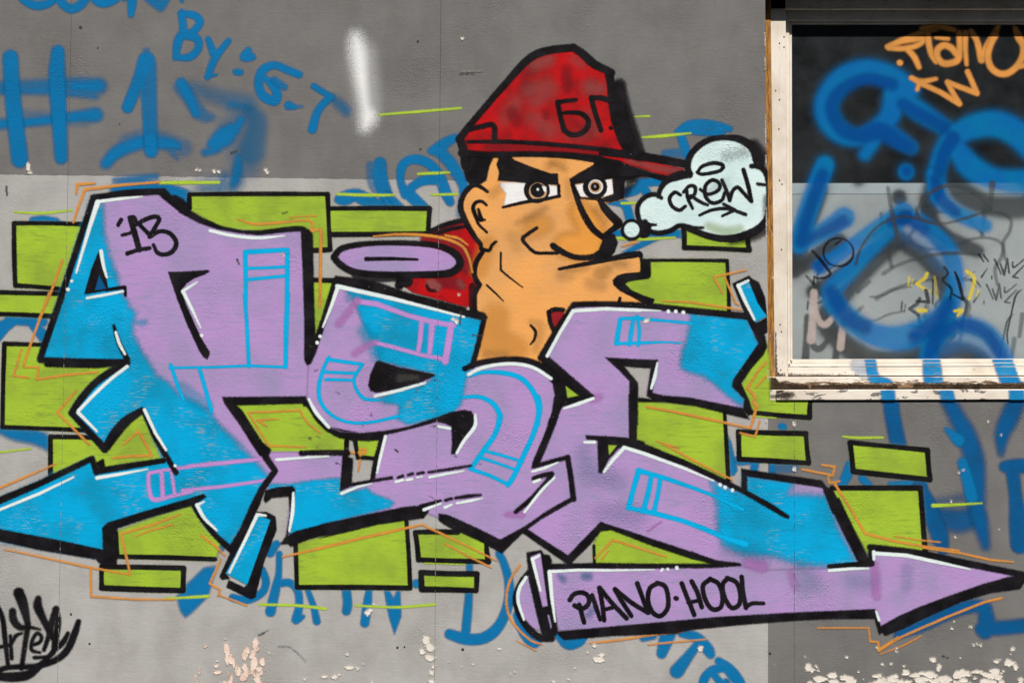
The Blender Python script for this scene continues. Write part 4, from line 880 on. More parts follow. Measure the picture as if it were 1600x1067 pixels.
paint('trim_line', [S('B6', (140, 745, 2.4), (250, 718, 3), (400, 725, 3.6), (510, 762, 4), (590, 850, 4), (630, 960, 4.2), (622, 1080, 4)), S('B6', (90, 892, 2.6), (210, 888, 3.2), (300, 925, 3.8), (355, 1000, 4), (350, 1080, 4)),
      S('B7', (575, 0, 4.2), (588, 80, 4.2), (550, 230, 4), (480, 385, 4), (420, 510, 4), (385, 562, 4)), S('B7', (320, 90, 4), (335, 130, 4.2), (300, 240, 4), (230, 340, 4), (150, 455, 3.6)), L_('B7', (140, 460, 3), (260, 500, 2.8), (390, 562, 3)), L_('B7', (240, 345, 2.4), (350, 375, 2.4), (480, 415, 2.2)), L_('B7', (215, 390, 2.6), (320, 425, 2.2), (445, 470, 2.2))], M['cyan_line'], TRIM, letS, f=1.3)
paint('trim_line', [L_('B4', (340, 580, 4), (480, 600, 4), (700, 680, 3.6), (870, 725, 4), (1020, 750, 3.4)), L_('B4', (1000, 745, 5), (985, 850, 5), (960, 1000, 5)), L_('B4', (960, 985, 3.4), (800, 955, 3), (600, 900, 3), (470, 868, 3)), L_('B4', (797, 710, 4), (785, 850, 3.6), (772, 925, 3.2)), L_('B4', (868, 735, 4.6), (860, 850, 4), (850, 938, 3.4))], M['purple_line'], TRIM, letS, f=1.4)
paint('trim_line', [S('B4', (350, 575, 5), (300, 640, 5), (220, 740, 6), o=.5), S('B4', (470, 865, 4), (400, 900, 5), (330, 945, 5), o=.55), S('C3', (1300, 370, 4), (1400, 370, 6), o=.6)], M['pink'], TRIM, letS, f=4)
# ---- letter E with its arrow banner
e_fill = [(844, 559), (896, 477), (940, 476), (1018, 479), (1076, 484), (1168, 494), (1190, 538), (1152, 602), (1168, 640), (1016, 615), (990, 612), (990, 690), (1060, 718), (1150, 760), (1162, 764), (1162, 736), (1288, 756), (1360, 880), (1362, 885),
          (1200, 890), (1150, 884), (1080, 866), (940, 820), (889, 875), (819, 828), (895, 779), (888, 713), (834, 724), (851, 681), (868, 640), (873, 600)]
letE = paint('letter', [Poly(e_fill)], M['purple'], FILL, lett, f=3.2, cell=3.5, cut=[Poly(K('B8', (60, 665), (330, 690), (290, 890), (220, 920), (210, 800)), False, grow=-1)])
letE['label'] = 'letter E at the right end of the word'
fadeE = K('B8', (572, 365), (930, 395), (1010, 560), (850, 830), (915, 920), (900, 965), (800, 890), (720, 820), (640, 762), (560, 745), (505, 715), (515, 620), (545, 540), (565, 440))
paint('blue_fade', [Poly(fadeE)], M['cyan'], FADE, letE, f=7, cell=2.6)
fadeE2 = K('D2', (760, 590), (870, 630), (985, 660), (985, 540), (1334, 590)) + K('C5', (560, -30), (790, -20), (860, 180), (970, 375), (800, 385), (640, 380), (480, 330), (300, 318), (190, 270), (150, 190), (150, 60), (140, -30)) + K('D2', (800, 760), (790, 680))
paint('blue_fade', [Poly(fadeE2)], M['cyan'], FADE, letE, f=10, cell=3)
paint('blue_fade', [S('C5', (640, 400, 10), (700, 470, 14), (640, 500, 10), o=.16), S('C5', (950, 470, 12), (1030, 490, 12), o=.16), S('C5', (200, 300, 10), (420, 350, 10), o=.16), S('B7', (870, 340, 12), (900, 480, 14), (1080, 540, 14), o=.16), S('B7', (980, 740, 14), (1200, 760, 16), o=.16)], M['blue_mist'], FADE, letE, f=16, cell=4)
paint('pink_fade', [S('C5', (330, 370, 7), (410, 390, 9), o=.7), S('C5', (580, 430, 6), (600, 500, 6), o=.4), S('B6', (1010, 900, 6), (1060, 885, 3), o=.7), S('B7', (920, 20, 4), (960, 8, 5), o=.6)], M['pink'], FADE, letE, f=6)
E_out = [
    Stroke([(845, 559, 5), (868, 518, 4.2), (896, 477, 4.5)], False), Stroke([(896, 476, 4.5), (940, 475, 4.5), (1010, 478, 5), (1076, 485, 5), (1168, 494, 5.5)], True),
    Poly(K('B8', (930, 375), (985, 430), (1055, 400), (1062, 480), (1045, 495), (1060, 580), (1040, 630), (960, 720), (895, 815), (945, 920), (965, 980), (945, 1025), (905, 985), (915, 915), (835, 835), (845, 790), (1005, 560), (930, 400))),
    Poly(K('B8', (300, 870), (400, 895), (560, 905), (780, 950), (905, 975), (950, 1045), (800, 1010), (600, 960), (400, 935), (235, 935), (235, 905), (320, 915), (290, 890))),
    Poly(K('B8', (22, 650), (200, 660), (362, 665), (355, 700), (325, 880), (290, 895), (315, 718), (145, 706), (200, 770), (235, 815), (232, 1080), (178, 1080), (178, 800), (120, 740))),
    Poly(K('B7', (1158, -20), (1212, -20), (1210, 290), (1160, 290))),
    Poly(K('B6', (630, 620), (690, 600), (1020, 885), (1000, 905), (800, 955), (770, 990), (745, 1080), (690, 1080), (735, 970), (742, 880), (725, 780), (680, 690))),
    Poly(K('B7', (882, 245), (1040, 252), (1165, 262), (1260, 285), (1260, 325), (1120, 315), (1090, 335), (1030, 400), (985, 490), (965, 485), (958, 300), (960, 278), (885, 270))),
    Poly(K('D2', (130, 305), (200, 295), (300, 325), (600, 445), (850, 565), (985, 635), (1180, 740), (1305, 825), (1300, 845), (1270, 838), (1150, 770), (980, 670), (870, 620), (600, 490), (300, 385), (150, 345))),
    Poly(K('D2', (975, 485), (1010, 545), (1010, 650), (970, 640))), Poly(K('D3', (88, 735), (150, 745), (400, 780), (700, 825), (735, 875), (780, 890), (870, 1080), (780, 1080), (700, 880), (400, 835), (135, 795), (90, 790))),
    Poly(K('C5', (785, -10), (860, -10), (950, 180), (1030, 340), (1060, 385), (800, 400), (795, 380), (970, 365), (880, 190))),
    Stroke([(819, 828, 4.5), (850, 849, 5), (889, 875, 6)], False), Stroke([(889, 874, 6), (915, 848, 6.5), (940, 820, 5)], False),
    Poly(K('C4', (640, 62), (760, 100), (1000, 180), (1200, 245), (1359, 300), (1359, 325), (1200, 290), (960, 210), (700, 110), (620, 120))), Poly(K('C5', (0, 298), (120, 350), (290, 370), (290, 385), (150, 395), (0, 400), (0, 378), (120, 378), (0, 335))),
    Stroke(K('C4', (330, 338, 4.5), (600, 332, 4.5), (900, 335, 4), (1359, 332, 3)), False),
]
paint('outline', E_out, M['black'], OUT, letE, f=2.0)
paint('counter_fill', [PG('B6', (818, 815), (905, 880), (830, 895))], M['green'], OUT + 1, letE, f=1.4)
paint('counter_fill', [PG('B7', (1028, 308), (1082, 310), (1033, 372))], M['green'], OUT + 1, letE, f=1.4)
paint('highlight', [L_('B6', (868, 293, 2.8), (1100, 278, 2.8), (1334, 290, 2.4)), L_('B8', (0, 340, 2.6), (200, 345, 2.4), (380, 352, 1)), L_('B6', (865, 300, 3), (780, 440, 2.6), (690, 605, 2.6)), L_('B6', (805, 970, 1.6), (900, 940, 2.6), (1010, 900, 2.2)), L_('B8', (358, 685, 1.4), (340, 780, 2.8), (318, 848, 1.8))] +
      [S('B8', (x, y, 3), (x + 1, y + 1, 3)) for x, y in ((427, 356), (475, 356), (523, 362))] +
      [L_('B7', (742, 75, 1.6), (830, 45, 2.6), (930, 8, 1.8)), L_('B7', (875, 290, 2.2), (940, 290, 2.4)), L_('B7', (1000, 480, 2), (1060, 400, 3), (1130, 325, 2.6)), L_('D2', (155, 350, 2.8), (300, 395, 2.8), (560, 490, 2.4), (780, 582, 1.2))] +
      [S('D2', (x, y, 2.8), (x + 1, y + 2, 2.8)) for x, y in ((822, 608), (858, 627), (908, 646))], M['white'], HI, letE, f=1.2)
paint('trim_line', [L_('B8', (95, 560, 4), (120, 405, 3.4)), L_('B8', (120, 400, 2.4), (230, 400, 2.8), (400, 415, 2.2), (580, 432, 2.4)), L_('B8', (90, 562, 2.4), (230, 558, 2.6), (400, 552, 1.6), (510, 558, 1.4)), S('B8', (180, 568, 3), (190, 480, 3.4), (205, 395, 2.6)), S('B8', (235, 575, 2.2), (242, 480, 2.6), (228, 385, 2.4))], M['cyan_line'], TRIM, letE, f=1.3)
paint('trim_line', [L_('D2', (188, 770, 4.4), (220, 640, 4), (258, 510, 4.4)), L_('D2', (255, 510, 4), (430, 560, 3.6), (640, 632, 3), (790, 690, 2.6), (980, 780, 3.5)), L_('D2', (190, 770, 3.4), (370, 808, 4), (560, 858, 3.6), (700, 910, 4), (880, 985, 4), (1000, 1020, 5)), L_('D2', (288, 795, 4), (325, 660, 4), (345, 550, 3.6)), L_('D2', (362, 805, 3.6), (390, 680, 3.4), (408, 570, 3.4))], M['cyan_line'], TRIM, letE, f=1.3)
paint('trim_line', [L_('C4', (925, 120, 1.6), (1010, 60, 1.8), o=.6)], M['pink'], TRIM, letE, f=1.6)
# ---- arrow banner
banner = paint('arrow_banner', [Poly([(856, 888), (1000, 884), (1130, 884), (1165, 872), (1362, 880), (1362, 858), (1600, 898), (1500, 930), (1430, 955), (1376, 982), (1368, 962), (1200, 968), (1000, 978), (872, 985)])], M['purple'], FILL, lett, f=3.2, cell=3.5)
banner['label'] = 'purple arrow banner reading PIANO HOOL, pointing right'
paint('end_cap', [PG('C4', (172, 395), (120, 470), (112, 560), (140, 640), (200, 720), (258, 742), (180, 400)), PG('C4', (195, 275), (258, 252), (302, 580), (270, 590))], M['purple'], FILL, banner, f=1.5)
paint('banner_fade', [S('C7', (110, 260, 5), (125, 480, 5), o=.7), S('C5', (1075, 420, 5), (1080, 560, 5), o=.5)], M['pink'], FADE, banner, f=6)
paint('banner_fade', [S('C4', (380, 400, 4), (400, 420, 5), o=.5), S('C4', (530, 400, 5), (560, 400, 6), o=.5), S('C7', (330, 290, 9), (330, 420, 9), o=.12), S('C4', (560, 640, 5), (590, 600, 5), o=.4)], M['blue_mist'], FADE, banner, f=5)
B_out = [
    Poly(K('C4', (370, 742), (700, 712), (1000, 685), (1359, 652)) + K('C5', (300, 672), (600, 655), (1068, 635), (1080, 690), (800, 692), (600, 702), (300, 725), (0, 755)) + K('C4', (1100, 757), (700, 770), (405, 795), (365, 760))),
    Poly(K('C4', (170, 250), (262, 232), (280, 260), (315, 265), (330, 300), (325, 350), (300, 365), (340, 560), (368, 745), (330, 795), (290, 800), (262, 745), (230, 620), (185, 420), (178, 330)), False),
    Stroke(K('C4', (182, 372, 3.5), (130, 440, 3.4), (98, 540, 3.6), (130, 650, 4), (200, 740, 5.5), (260, 780, 5.5), (330, 785, 5)), True),
    Stroke(K('C5', (800, 388, 3), (930, 378, 3.6), (1050, 372, 4)), False),
    Stroke(K('C7', (88, 150, 4.4), (92, 250, 4)), False), Stroke(K('C7', (85, 148, 5), (400, 190, 6), (700, 250, 5.6), (1000, 310, 5), (1180, 345, 5)), True),
    Poly(K('C7', (1030, 345), (1130, 330), (1130, 375), (1095, 430), (900, 455), (700, 515), (450, 625), (300, 700), (185, 745), (165, 720), (145, 738), (118, 640), (105, 568), (128, 572), (155, 680), (280, 610), (430, 545), (620, 475), (850, 395))),
]
paint('outline', B_out, M['black'], OUT, banner, f=2.0)
paint('end_cap_line', [PG('C4', (196, 278), (257, 253), (302, 582), (272, 590))], M['purple'], OUT + 1, banner, f=1.4)
paint('end_cap_line', [PG('C4', (302, 640), (312, 640), (328, 715), (322, 725))], M['purple'], OUT + 1, banner, f=1.4)
paint('highlight', [L_('C4', (212, 290, 2.6), (250, 270, 2)), L_('C4', (208, 290, 2.8), (235, 400, 2.4), (258, 490, 1.6)), S('C4', (168, 405, 2.4), (125, 480, 2.8), (120, 560, 2.6), (155, 670, 1.6)), L_('C4', (320, 370, 2.4), (500, 360, 2.2), (700, 362, 2), (970, 358, 1)), L_('C4', (315, 372, 3.4), (330, 540, 2.6), (350, 680, 1.4)), S('C4', (1012, 365, 2), (1020, 355, 2)), S('C4', (1052, 354, 2.2), (1054, 356, 2.2)), S('C4', (1108, 345, 2.8), (1110, 350, 2.8)),
      L_('C5', (800, 412, 2.4), (930, 402, 2.4), (1030, 400, 1.4)), L_('C7', (108, 180, 2.6), (110, 230, 2.2)), L_('C7', (110, 190, 3), (330, 205, 3), (540, 250, 2.6), (760, 298, 1.2)), L_('C7', (125, 580, 1.6), (145, 640, 2.2))], M['white'], HI + 1, banner, f=1.2)
W_ = 3.6
paint('writing', [S('C4', (500, 575, W_), (530, 685, W_)), S('C4', (440, 545, W_), (470, 508, W_), (525, 500, W_), (560, 530, W_), (555, 575, W_), (515, 600, W_), (470, 580, W_))], M['black'], TOP, banner, f=1.2)
paint('writing', [S('C4', (580, 515, 3.2), (605, 590, W_), (630, 668, 3))], M['black'], TOP, banner, f=1.2)
paint('writing', [S('C4', (655, 672, W_), (645, 580, W_), (625, 470, W_)), S('C4', (628, 470, W_), (700, 560, W_), (795, 660, W_)), S('C4', (645, 608, 3), (720, 590, 3))], M['black'], TOP, banner, f=1.2)
paint('writing', [S('C4', (825, 645, 3.4), (770, 560, W_), (722, 478, W_)), S('C4', (722, 478, W_), (830, 565, W_), (930, 625, W_)), S('C4', (930, 625, W_), (900, 545, W_), (862, 442, W_))], M['black'], TOP, banner, f=1.2)
paint('writing', [Stroke(K('C4', (990, 440, W_), (940, 475, W_), (930, 555, W_), (960, 625, W_), (1008, 645, W_), (1050, 600, W_), (1055, 530, W_), (1035, 460, W_), (985, 440, W_)), True)], M['black'], TOP, banner, f=1.2)
paint('writing', [S('C4', (1103, 535, 3.8), (1107, 536, 3.8))], M['black'], TOP, banner, f=1.2)
paint('writing', [S('C4', (1140, 442, W_), (1178, 540, W_), (1218, 638, W_)), S('C4', (1202, 430, W_), (1238, 500, W_), (1265, 590, W_)), S('C4', (1180, 562, 3), (1250, 548, 3))], M['black'], TOP, banner, f=1.2)
paint('writing', [Stroke(K('C5', (112, 460, W_), (68, 500, W_), (82, 580, W_), (122, 635, W_), (170, 625, W_), (182, 565, W_), (160, 490, W_), (108, 460, W_)), True)], M['black'], TOP, banner, f=1.2)
paint('writing', [Stroke(K('C5', (212, 455, W_), (182, 495, W_), (195, 570, W_), (235, 628, W_), (278, 608, W_), (285, 545, W_), (262, 480, W_), (208, 455, W_)), True)], M['black'], TOP, banner, f=1.2)
paint('writing', [S('C5', (293, 448, W_), (300, 530, W_), (318, 628, W_)), S('C5', (315, 625, 3.2), (355, 602, 3.2), (420, 602, 3))], M['black'], TOP, banner, f=1.2)
# ---- tag '13 on letter P
num = tagthing('spray_tag', (235, 395), "small black handwritten '13 on the upper part of letter P")
paint('stroke', [S('A8', (842, 372, 3.4), (822, 408, 3))], M['black'], TOP, num, f=1.3)
paint('stroke', [S('A8', (905, 360, 4), (935, 460, 4.6), (968, 578, 4.4)), S('A8', (850, 478, 2.6), (905, 462, 2.4), (930, 430, 2.4)), L_('A8', (885, 605, 3.4), (960, 580, 3), (1040, 568, 3.2)), S('A8', (900, 355, 3), (930, 352, 3), (945, 380, 3))], M['black'], TOP, num, f=1.3)
paint('stroke', [S('A8', (945, 405, 3.2), (1010, 370, 3.4), (1080, 348, 3.4), (1108, 368, 3.2), (1080, 420, 3.2), (1040, 490, 3.2)), S('A8', (960, 395, 2.8), (1045, 480, 3.4)), S('A8', (1045, 488, 3), (1110, 452, 3.2), (1180, 465, 3.4), (1225, 525, 3.6), (1205, 585, 3.6), (1150, 612, 3.4), (1095, 600, 3.2), (1067, 545, 2.6))], M['black'], TOP, num, f=1.3)
# ---- loose accents
oval = paint('accent_oval', [Poly(K('B4', (195, 265), (230, 230), (330, 205), (500, 192), (700, 195), (880, 215), (990, 255), (1045, 310), (1020, 350), (950, 372), (700, 378), (480, 378), (330, 360), (240, 320)), True)], M['purple'], 10, lett, f=1.4, cell=3)
oval['label'] = 'flat purple oval floating above letter S'
paint('outline', [Stroke(K('B4', (190, 265, 5), (240, 215, 5), (360, 188, 4.6), (520, 176, 4), (720, 178, 4.4), (900, 195, 4.6), (1020, 245, 5.4), (1062, 310, 6), (1030, 365, 6), (940, 392, 5.4), (700, 398, 5), (470, 395, 5), (320, 375, 5), (230, 325, 5), (185, 275, 5)), True), S('B4', (330, 400, 5), (460, 420, 6), (700, 420, 4), o=.8)], M['black'], OUT, oval, f=1.8)
paint('slot', [L_('B4', (410, 288, 3.2), (590, 286, 2.8), (765, 292, 1.8))], M['black'], OUT + 1, oval, f=1.3)
acc = paint('accent_bar', [PG('C2', (560, 480), (650, 515), (505, 925), (365, 850))], M['cyan'], 10, lett, f=1.4, cell=3)
acc['label'] = 'loose slanted sky blue bar under the foot of P'
paint('outline', [Poly(K('C2', (555, 470), (620, 470), (675, 500), (682, 580), (600, 790), (550, 1000), (520, 1008), (370, 935), (385, 890), (480, 935), (500, 920), (645, 520), (560, 490), (365, 850), (395, 880), (345, 890), (328, 870), (400, 710), (480, 540)))], M['black'], OUT, acc, f=1.5)
paint('highlight', [L_('C2', (615, 495, 1.6), (565, 488, 2.4)), S('C2', (562, 490, 2.8), (490, 640, 2.4), (390, 845, 1.8))], M['white'], HI, acc, f=1.2)
acc = paint('accent_bar', [PG('B8', (860, 185), (945, 150), (1060, 385), (975, 430))], M['cyan'], 10, lett, f=1.4, cell=3)
acc['label'] = 'loose slanted sky blue bar beside the window frame'
paint('outline', [Poly(K('B8', (838, 175), (945, 125), (965, 145), (1010, 170), (1050, 270), (1060, 385), (1000, 300), (940, 150), (870, 185), (980, 425), (1000, 430), (1060, 390), (1062, 490), (1000, 500), (950, 440), (900, 330)))], M['black'], OUT, acc, f=1.6)
paint('highlight', [L_('B8', (940, 158, 1.8), (875, 190, 2.4)), L_('B8', (876, 190, 3), (920, 290, 2.6), (980, 408, 1.8))], M['white'], HI, acc, f=1.2)

# ---- orange sketch lines and lime dashes: single strokes of the lettering's decoration
OR = [('A8', [(530, 190, 2), (540, 125, 3.2), (660, 118, 2)]), ('A8', [(510, 390, 2), (545, 280, 2.6), (590, 160, 3), (850, 130, 2.6), (1110, 110, 2)]), ('A8', [(435, 650, 2.4), (360, 860, 2.4), (270, 1070, 2.4)]),
      ('B2', [(345, -10, 2.4), (240, 270, 2.2), (165, 490, 2.4)]), ('B2', [(150, 380, 1.8), (95, 565, 2.2), (200, 578, 1.8)]), ('B2', [(165, 505, 1.8), (270, 505, 1.8), (258, 590, 2.2), (450, 560, 2.2), (680, 538, 1.8)]),
      ('B2', [(530, 665, 1.6), (400, 820, 2.4), (520, 940, 2), (615, 1040, 1.6)]), ('B2', [(855, 1045, 1.6), (960, 950, 2.2), (1030, 1067, 2)]), ('C1', [(1070, 0, 2), (1150, 155, 2.4), (1000, 155, 2.2), (850, 172, 1.8)]), ('C1', [(610, 0, 2), (680, 70, 1.4)]),
      ('C1', [(-20, 405, 2.4), (200, 310, 2.2), (425, 215, 1.4)]), ('C1', [(30, 860, 1.4), (300, 915, 2), (640, 990, 2.2), (990, 1055, 1.8)]), ('C1', [(1375, 595, 1.2), (1150, 680, 2.2), (915, 745, 2), (950, 880, 2.4), (985, 1040, 2)]), ('C1', [(1310, 678, 1.6), (1150, 715, 1.8), (1030, 765, 1.2)]),
      ('C8', [(540, 105, 2.4), (543, 270, 2.4), (800, 288, 2), (1040, 290, 1.6)]), ('C8', [(1315, 50, 2), (1250, 195, 2.2), (1310, 230, 2.2), (1300, 265, 2.4)]), ('C8', [(1310, 265, 1.8), (1470, 325, 1.6)]), ('C2', [(215, 618, 1.8), (300, 680, 2.2), (360, 738, 1.8)]),
      ('B1', [(440, 400, 1.4), (560, 435, 2.4), (700, 432, 2.4), (990, 412, 2), (1005, 490, 2.6), (1075, 490, 2.4), (1070, 700, 2.6), (1065, 1067, 2)]), ('B1', [(840, 385, 1.2), (1040, 376, 1.4)]), ('B4', [(95, 80, 2), (95, 400, 2.2), (88, 620, 1.6)]),
      ('B3', [(840, 805, 1.8), (480, 820, 1.8), (560, 950, 1.8), (625, 1050, 1.8), (880, 1060, 1.4)]), ('B3', [(840, 810, 1.6), (890, 890, 1.8), (980, 960, 1.4)]), ('B3', [(690, 865, 1.0), (545, 872, 2.2), (610, 915, 1.4)]),
      ('B5', [(300, 742, 2.2), (400, 745, 2.6), (410, 720, 2), (370, 715, 2), (370, 780, 2.4), (355, 870, 1.4)]), ('C3', [(-260, 665, 1.8), (0, 605, 2.6), (350, 520, 2.6), (710, 440, 2.2), (960, 560, 2), (1230, 692, 1.4)]), ('C3', [(870, 575, 1.6), (1030, 660, 1.8), (1190, 738, 1.6)]),
      ('C4', [(130, 325, 2.4), (70, 420, 2.2), (45, 530, 2.4), (60, 640, 2.2), (120, 730, 2), (200, 800, 2), (265, 822, 1.6)]), ('C4', [(110, 800, 1.2), (230, 862, 1.6)]), ('C4', [(570, 815, 2), (750, 795, 2.2), (950, 765, 2), (1150, 742, 1.4)]), ('C4', [(930, 825, 1.6), (1100, 808, 1.8), (1290, 792, 1.4)]),
      ('C4', [(600, 285, 1.6), (710, 172, 2.2), (880, 225, 2), (1045, 278, 1.4)]), ('C4', [(640, 295, 1.4), (680, 240, 1.6)]),
      ('C5', [(735, 745, 1.6), (1030, 745, 1.6), (1040, 825, 1.8), (1085, 825, 1.6), (1090, 875, 3.2), (1200, 800, 2)]), ('C7', [(140, 840, 3), (300, 750, 2.2), (600, 620, 2.2), (850, 520, 2.2), (970, 492, 2)]), ('C7', [(150, 870, 1), (300, 815, 1.6), (425, 750, 1.4)]),
      ('C6', [(20, 560, 2.4), (140, 750, 2.2), (250, 935, 2.4), (450, 990, 2.6), (700, 1035, 2.2), (960, 1067, 2)]), ('C6', [(470, 955, 1.4), (650, 985, 1.6), (820, 1002, 1.2)]), ('C7', [(440, 150, 2.2), (700, 190, 2), (900, 235, 2), (1050, 248, 1.6)]),
      ('D3', [(550, 742, 2), (770, 785, 2), (745, 800, 2), (755, 845, 2.2), (830, 832, 2)]), ('D3', [(700, 708, 2), (795, 722, 2.4), (780, 790, 2)]),
      ('B8', [(925, 90, 1.8), (720, 135, 2), (775, 240, 1.4)]), ('B8', [(790, 140, 1.6), (860, 300, 2), (880, 315, 1.4)]), ('B8', [(390, 288, 1.4), (560, 295, 2), (830, 335, 2), (900, 345, 1.2)]),
      ('B8', [(1055, 680, 2), (1000, 740, 2), (935, 845, 2.8), (985, 900, 2.6), (970, 930, 2), (990, 970, 2.4), (968, 1067, 2)]), ('B8', [(1055, 770, 1.6), (990, 840, 1.8)]), ('B8', [(290, 965, 1.6), (500, 1005, 2), (760, 1060, 1.8)]),
      ('D2', [(315, 70, 1.6), (520, 105, 2.2), (840, 175, 2.2), (1035, 215, 2.2), (1080, 60, 2.6), (1050, 30, 2)]), ('D2', [(960, 250, 1.6), (1065, 275, 2), (1100, 165, 1.8)]), ('D2', [(380, 305, 1.4), (540, 355, 1.4)]), ('D2', [(430, 325, 2), (640, 440, 2.2), (910, 575, 1.4)]),
      ('B4', [(460, 132, 1.4), (620, 118, 2.4), (800, 122, 2.6), (950, 145, 2.6), (1070, 195, 2.6), (1120, 270, 2.4), (1148, 380, 1.6)]), ('B4', [(960, 125, 2), (1050, 145, 2.2), (1115, 190, 1.4)]), ('A5', [(140, 1000, 1.6), (240, 970, 2.4)])]
SM = {('B4', 460), ('B4', 960), ('C4', 130), ('B1', 440)}
for key, pts in OR:
    pts = [(p[0], p[1], p[2] * 0.85) for p in pts]
    paint('sketch_line', [Stroke(K(key, *pts), (key, pts[0][0]) in SM, o=0.92)], M['orange'], 10 if key not in ('B8', 'D2') else 12, lett, f=1.3)
GS = [('A2', [(735, 685, 1.6), (980, 665, 2), (1220, 645, 1.6)]), ('D1', [(990, 412, 1.8), (1120, 405, 2.2), (1270, 400, 1.4)]), ('D1', [(270, 592, 2), (520, 600, 2.4), (780, 600, 1.8)]), ('D1', [(1110, 597, 1.6), (1340, 592, 1.8)]),
      ('A8', [(100, 318, 1.4), (300, 325, 2), (500, 305, 1.4)]), ('A8', [(1110, 115, 2.4), (1340, 112, 3)]), ('B1', [(0, 125, 2.6), (300, 122, 2.2)]), ('C1', [(-20, 130, 1.6), (230, 100, 1.4)]), ('C8', [(980, 285, 1.6), (1240, 270, 2.4)]),
      ('D4', [(-60, 255, 1.8), (180, 262, 2.2), (355, 282, 2.4)]), ('D4', [(540, 262, 1.6), (800, 272, 2), (1040, 255, 2)]), ('A5', [(225, 102, 1), (330, 97, 1.6)]), ('A5', [(280, 245, 1.4), (420, 235, 2.6), (620, 215, 1.2)]), ('A5', [(140, 702, 2), (240, 700, 1.8)]), ('A5', [(100, 945, 2.4), (300, 950, 2.4), (510, 940, 1.4)]),
      ('C6', [(80, 203, 1.4), (200, 212, 2), (385, 210, 1.6)]), ('C6', [(765, 725, 3), (920, 720, 2.2), (1135, 707, 1.2)]), ('C3', [(730, 705, 2), (1000, 712, 2)]), ('D3', [(180, 335, 2), (350, 350, 1.6)])]
for key, pts in GS:
    paint('lime_dash', [Stroke(K(key, *pts), True)], M['green_line'], 4, lett, f=1.4)

# ================================================================== PAINTED CHARACTER (layers 5-10, below the lettering's outlines)
ch = thing('painted_figure', world_pt(850, 570), 'sprayed bust of a scowling man in a red cap, facing right', 'graffiti')
collar = paint('collar', [Poly(K('B4', (850, 95), (960, 50), (1095, 20), (1140, 90), (1205, 190), (1215, 250), (1170, 340), (1172, 450), (1200, 470), (1175, 560), (1185, 640), (1080, 615), (730, 520), (640, 450), (680, 400)))], M['red'], 4, ch, f=1.6, cell=3)
paint('collar_shade', [S('B4', (870, 100, 4), (980, 60, 5), (1095, 40, 4)), S('B4', (820, 150, 8), (960, 160, 10), (1080, 240, 10), (1090, 330, 10), o=.85), S('B4', (950, 440, 10), (1060, 470, 8), o=.7)], M['dark_red'], 5, collar, f=4)
paint('collar_shade', [S('B4', (860, 460, 8), (900, 480, 7), o=.8), S('B4', (1060, 450, 5), (1080, 480, 5), o=.5)], M['red_grey'], 5, collar, f=4)
paint('outline', [S('B4', (850, 100, 3.6), (960, 50, 4), (1110, 12, 4)), S('B4', (860, 130, 2), (980, 85, 3), (1100, 62, 2)), S('B4', (690, 440, 10), (660, 440, 9), (640, 470, 7)), S('B4', (1150, 480, 6), (1160, 620, 8), o=.7), S('B4', (830, 470, 2), (850, 505, 2.6), (890, 510, 2), o=.8)], M['black'], 6, collar, f=2)
paint('collar_tip', [PG('B6', (700, 295), (805, 290), (805, 330), (740, 430))], M['dark_red'], 8, ch, f=1.5)
paint('collar_tip', [S('B6', (700, 300, 3.4), (740, 282, 3.6), (800, 285, 3.4)), L_('B6', (698, 300, 3.2), (712, 380, 3.4), (740, 440, 3.2))], M['black'], 9, ch, f=1.5)
face_pts = [(768, 246), (830, 244), (900, 249), (935, 256), (968, 272), (974, 312), (945, 318), (962, 350), (946, 366), (950, 385), (940, 402), (999, 398), (1001, 425), (972, 430), (961, 440), (972, 452), (1006, 470), (1000, 480), (896, 482), (846, 560), (856, 580), (790, 568), (738, 580), (757, 497), (742, 480),
            (743, 465), (751, 446), (743, 431), (741, 424), (744, 408), (754, 393), (750, 383), (731, 352), (721, 326), (724, 305), (739, 290), (760, 284)]
face = paint('face', [Poly(face_pts)], M['skin'], 6, ch, f=1.5, cell=4)
paint('warm_tone', [S('A4', (640, 640, 12), (720, 640, 14), (600, 700, 8), o=.6), S('A4', (1000, 540, 16), (1080, 680, 22), (1040, 790, 24), (900, 790, 18), o=.9), S('A4', (300, 780, 10), (240, 980, 10), o=.55), S('B6', (330, 340, 20), (300, 480, 26), (460, 560, 20), o=.5), S('A4', (860, 130, 6), (760, 200, 4), o=.4)], M['skin_warm'], 7, face, f=12, cell=4)
paint('shade', [S('A4', (520, 630, 3), (640, 570, 6), (740, 510, 4), o=0.24), S('A4', (340, 400, 8), (400, 350, 6), o=0.18), S('A4', (780, 170, 5), (880, 210, 5), o=0.26), S('A4', (1130, 520, 8), (1200, 600, 8), o=0.16), S('A4', (900, 990, 6), (1050, 960, 5), o=0.24), S('A4', (1260, 930, 6), (1340, 940, 5), o=0.26), S('A4', (900, 300, 3), (920, 420, 5), o=0.18),
      S('E5', (420, 680, 12), (480, 640, 8), o=0.26), S('E5', (100, 690, 10), (160, 700, 8), o=0.16), S('E5', (330, 760, 10), (420, 780, 10), o=0.16), S('B6', (580, 370, 5), (640, 400, 6), (610, 560, 6), o=0.18), S('B6', (270, 600, 8), (400, 590, 5), o=0.16), S('A4', (480, 720, 10), (520, 800, 8), o=0.11)], M['smudge'], 8, face, f=7, cell=3)
paint('hair', [Poly(K('A4', (105, 95), (345, 105), (345, 130), (310, 200), (288, 300), (250, 330), (170, 335), (140, 300), (110, 200)))], M['black'], 8, ch, f=2)
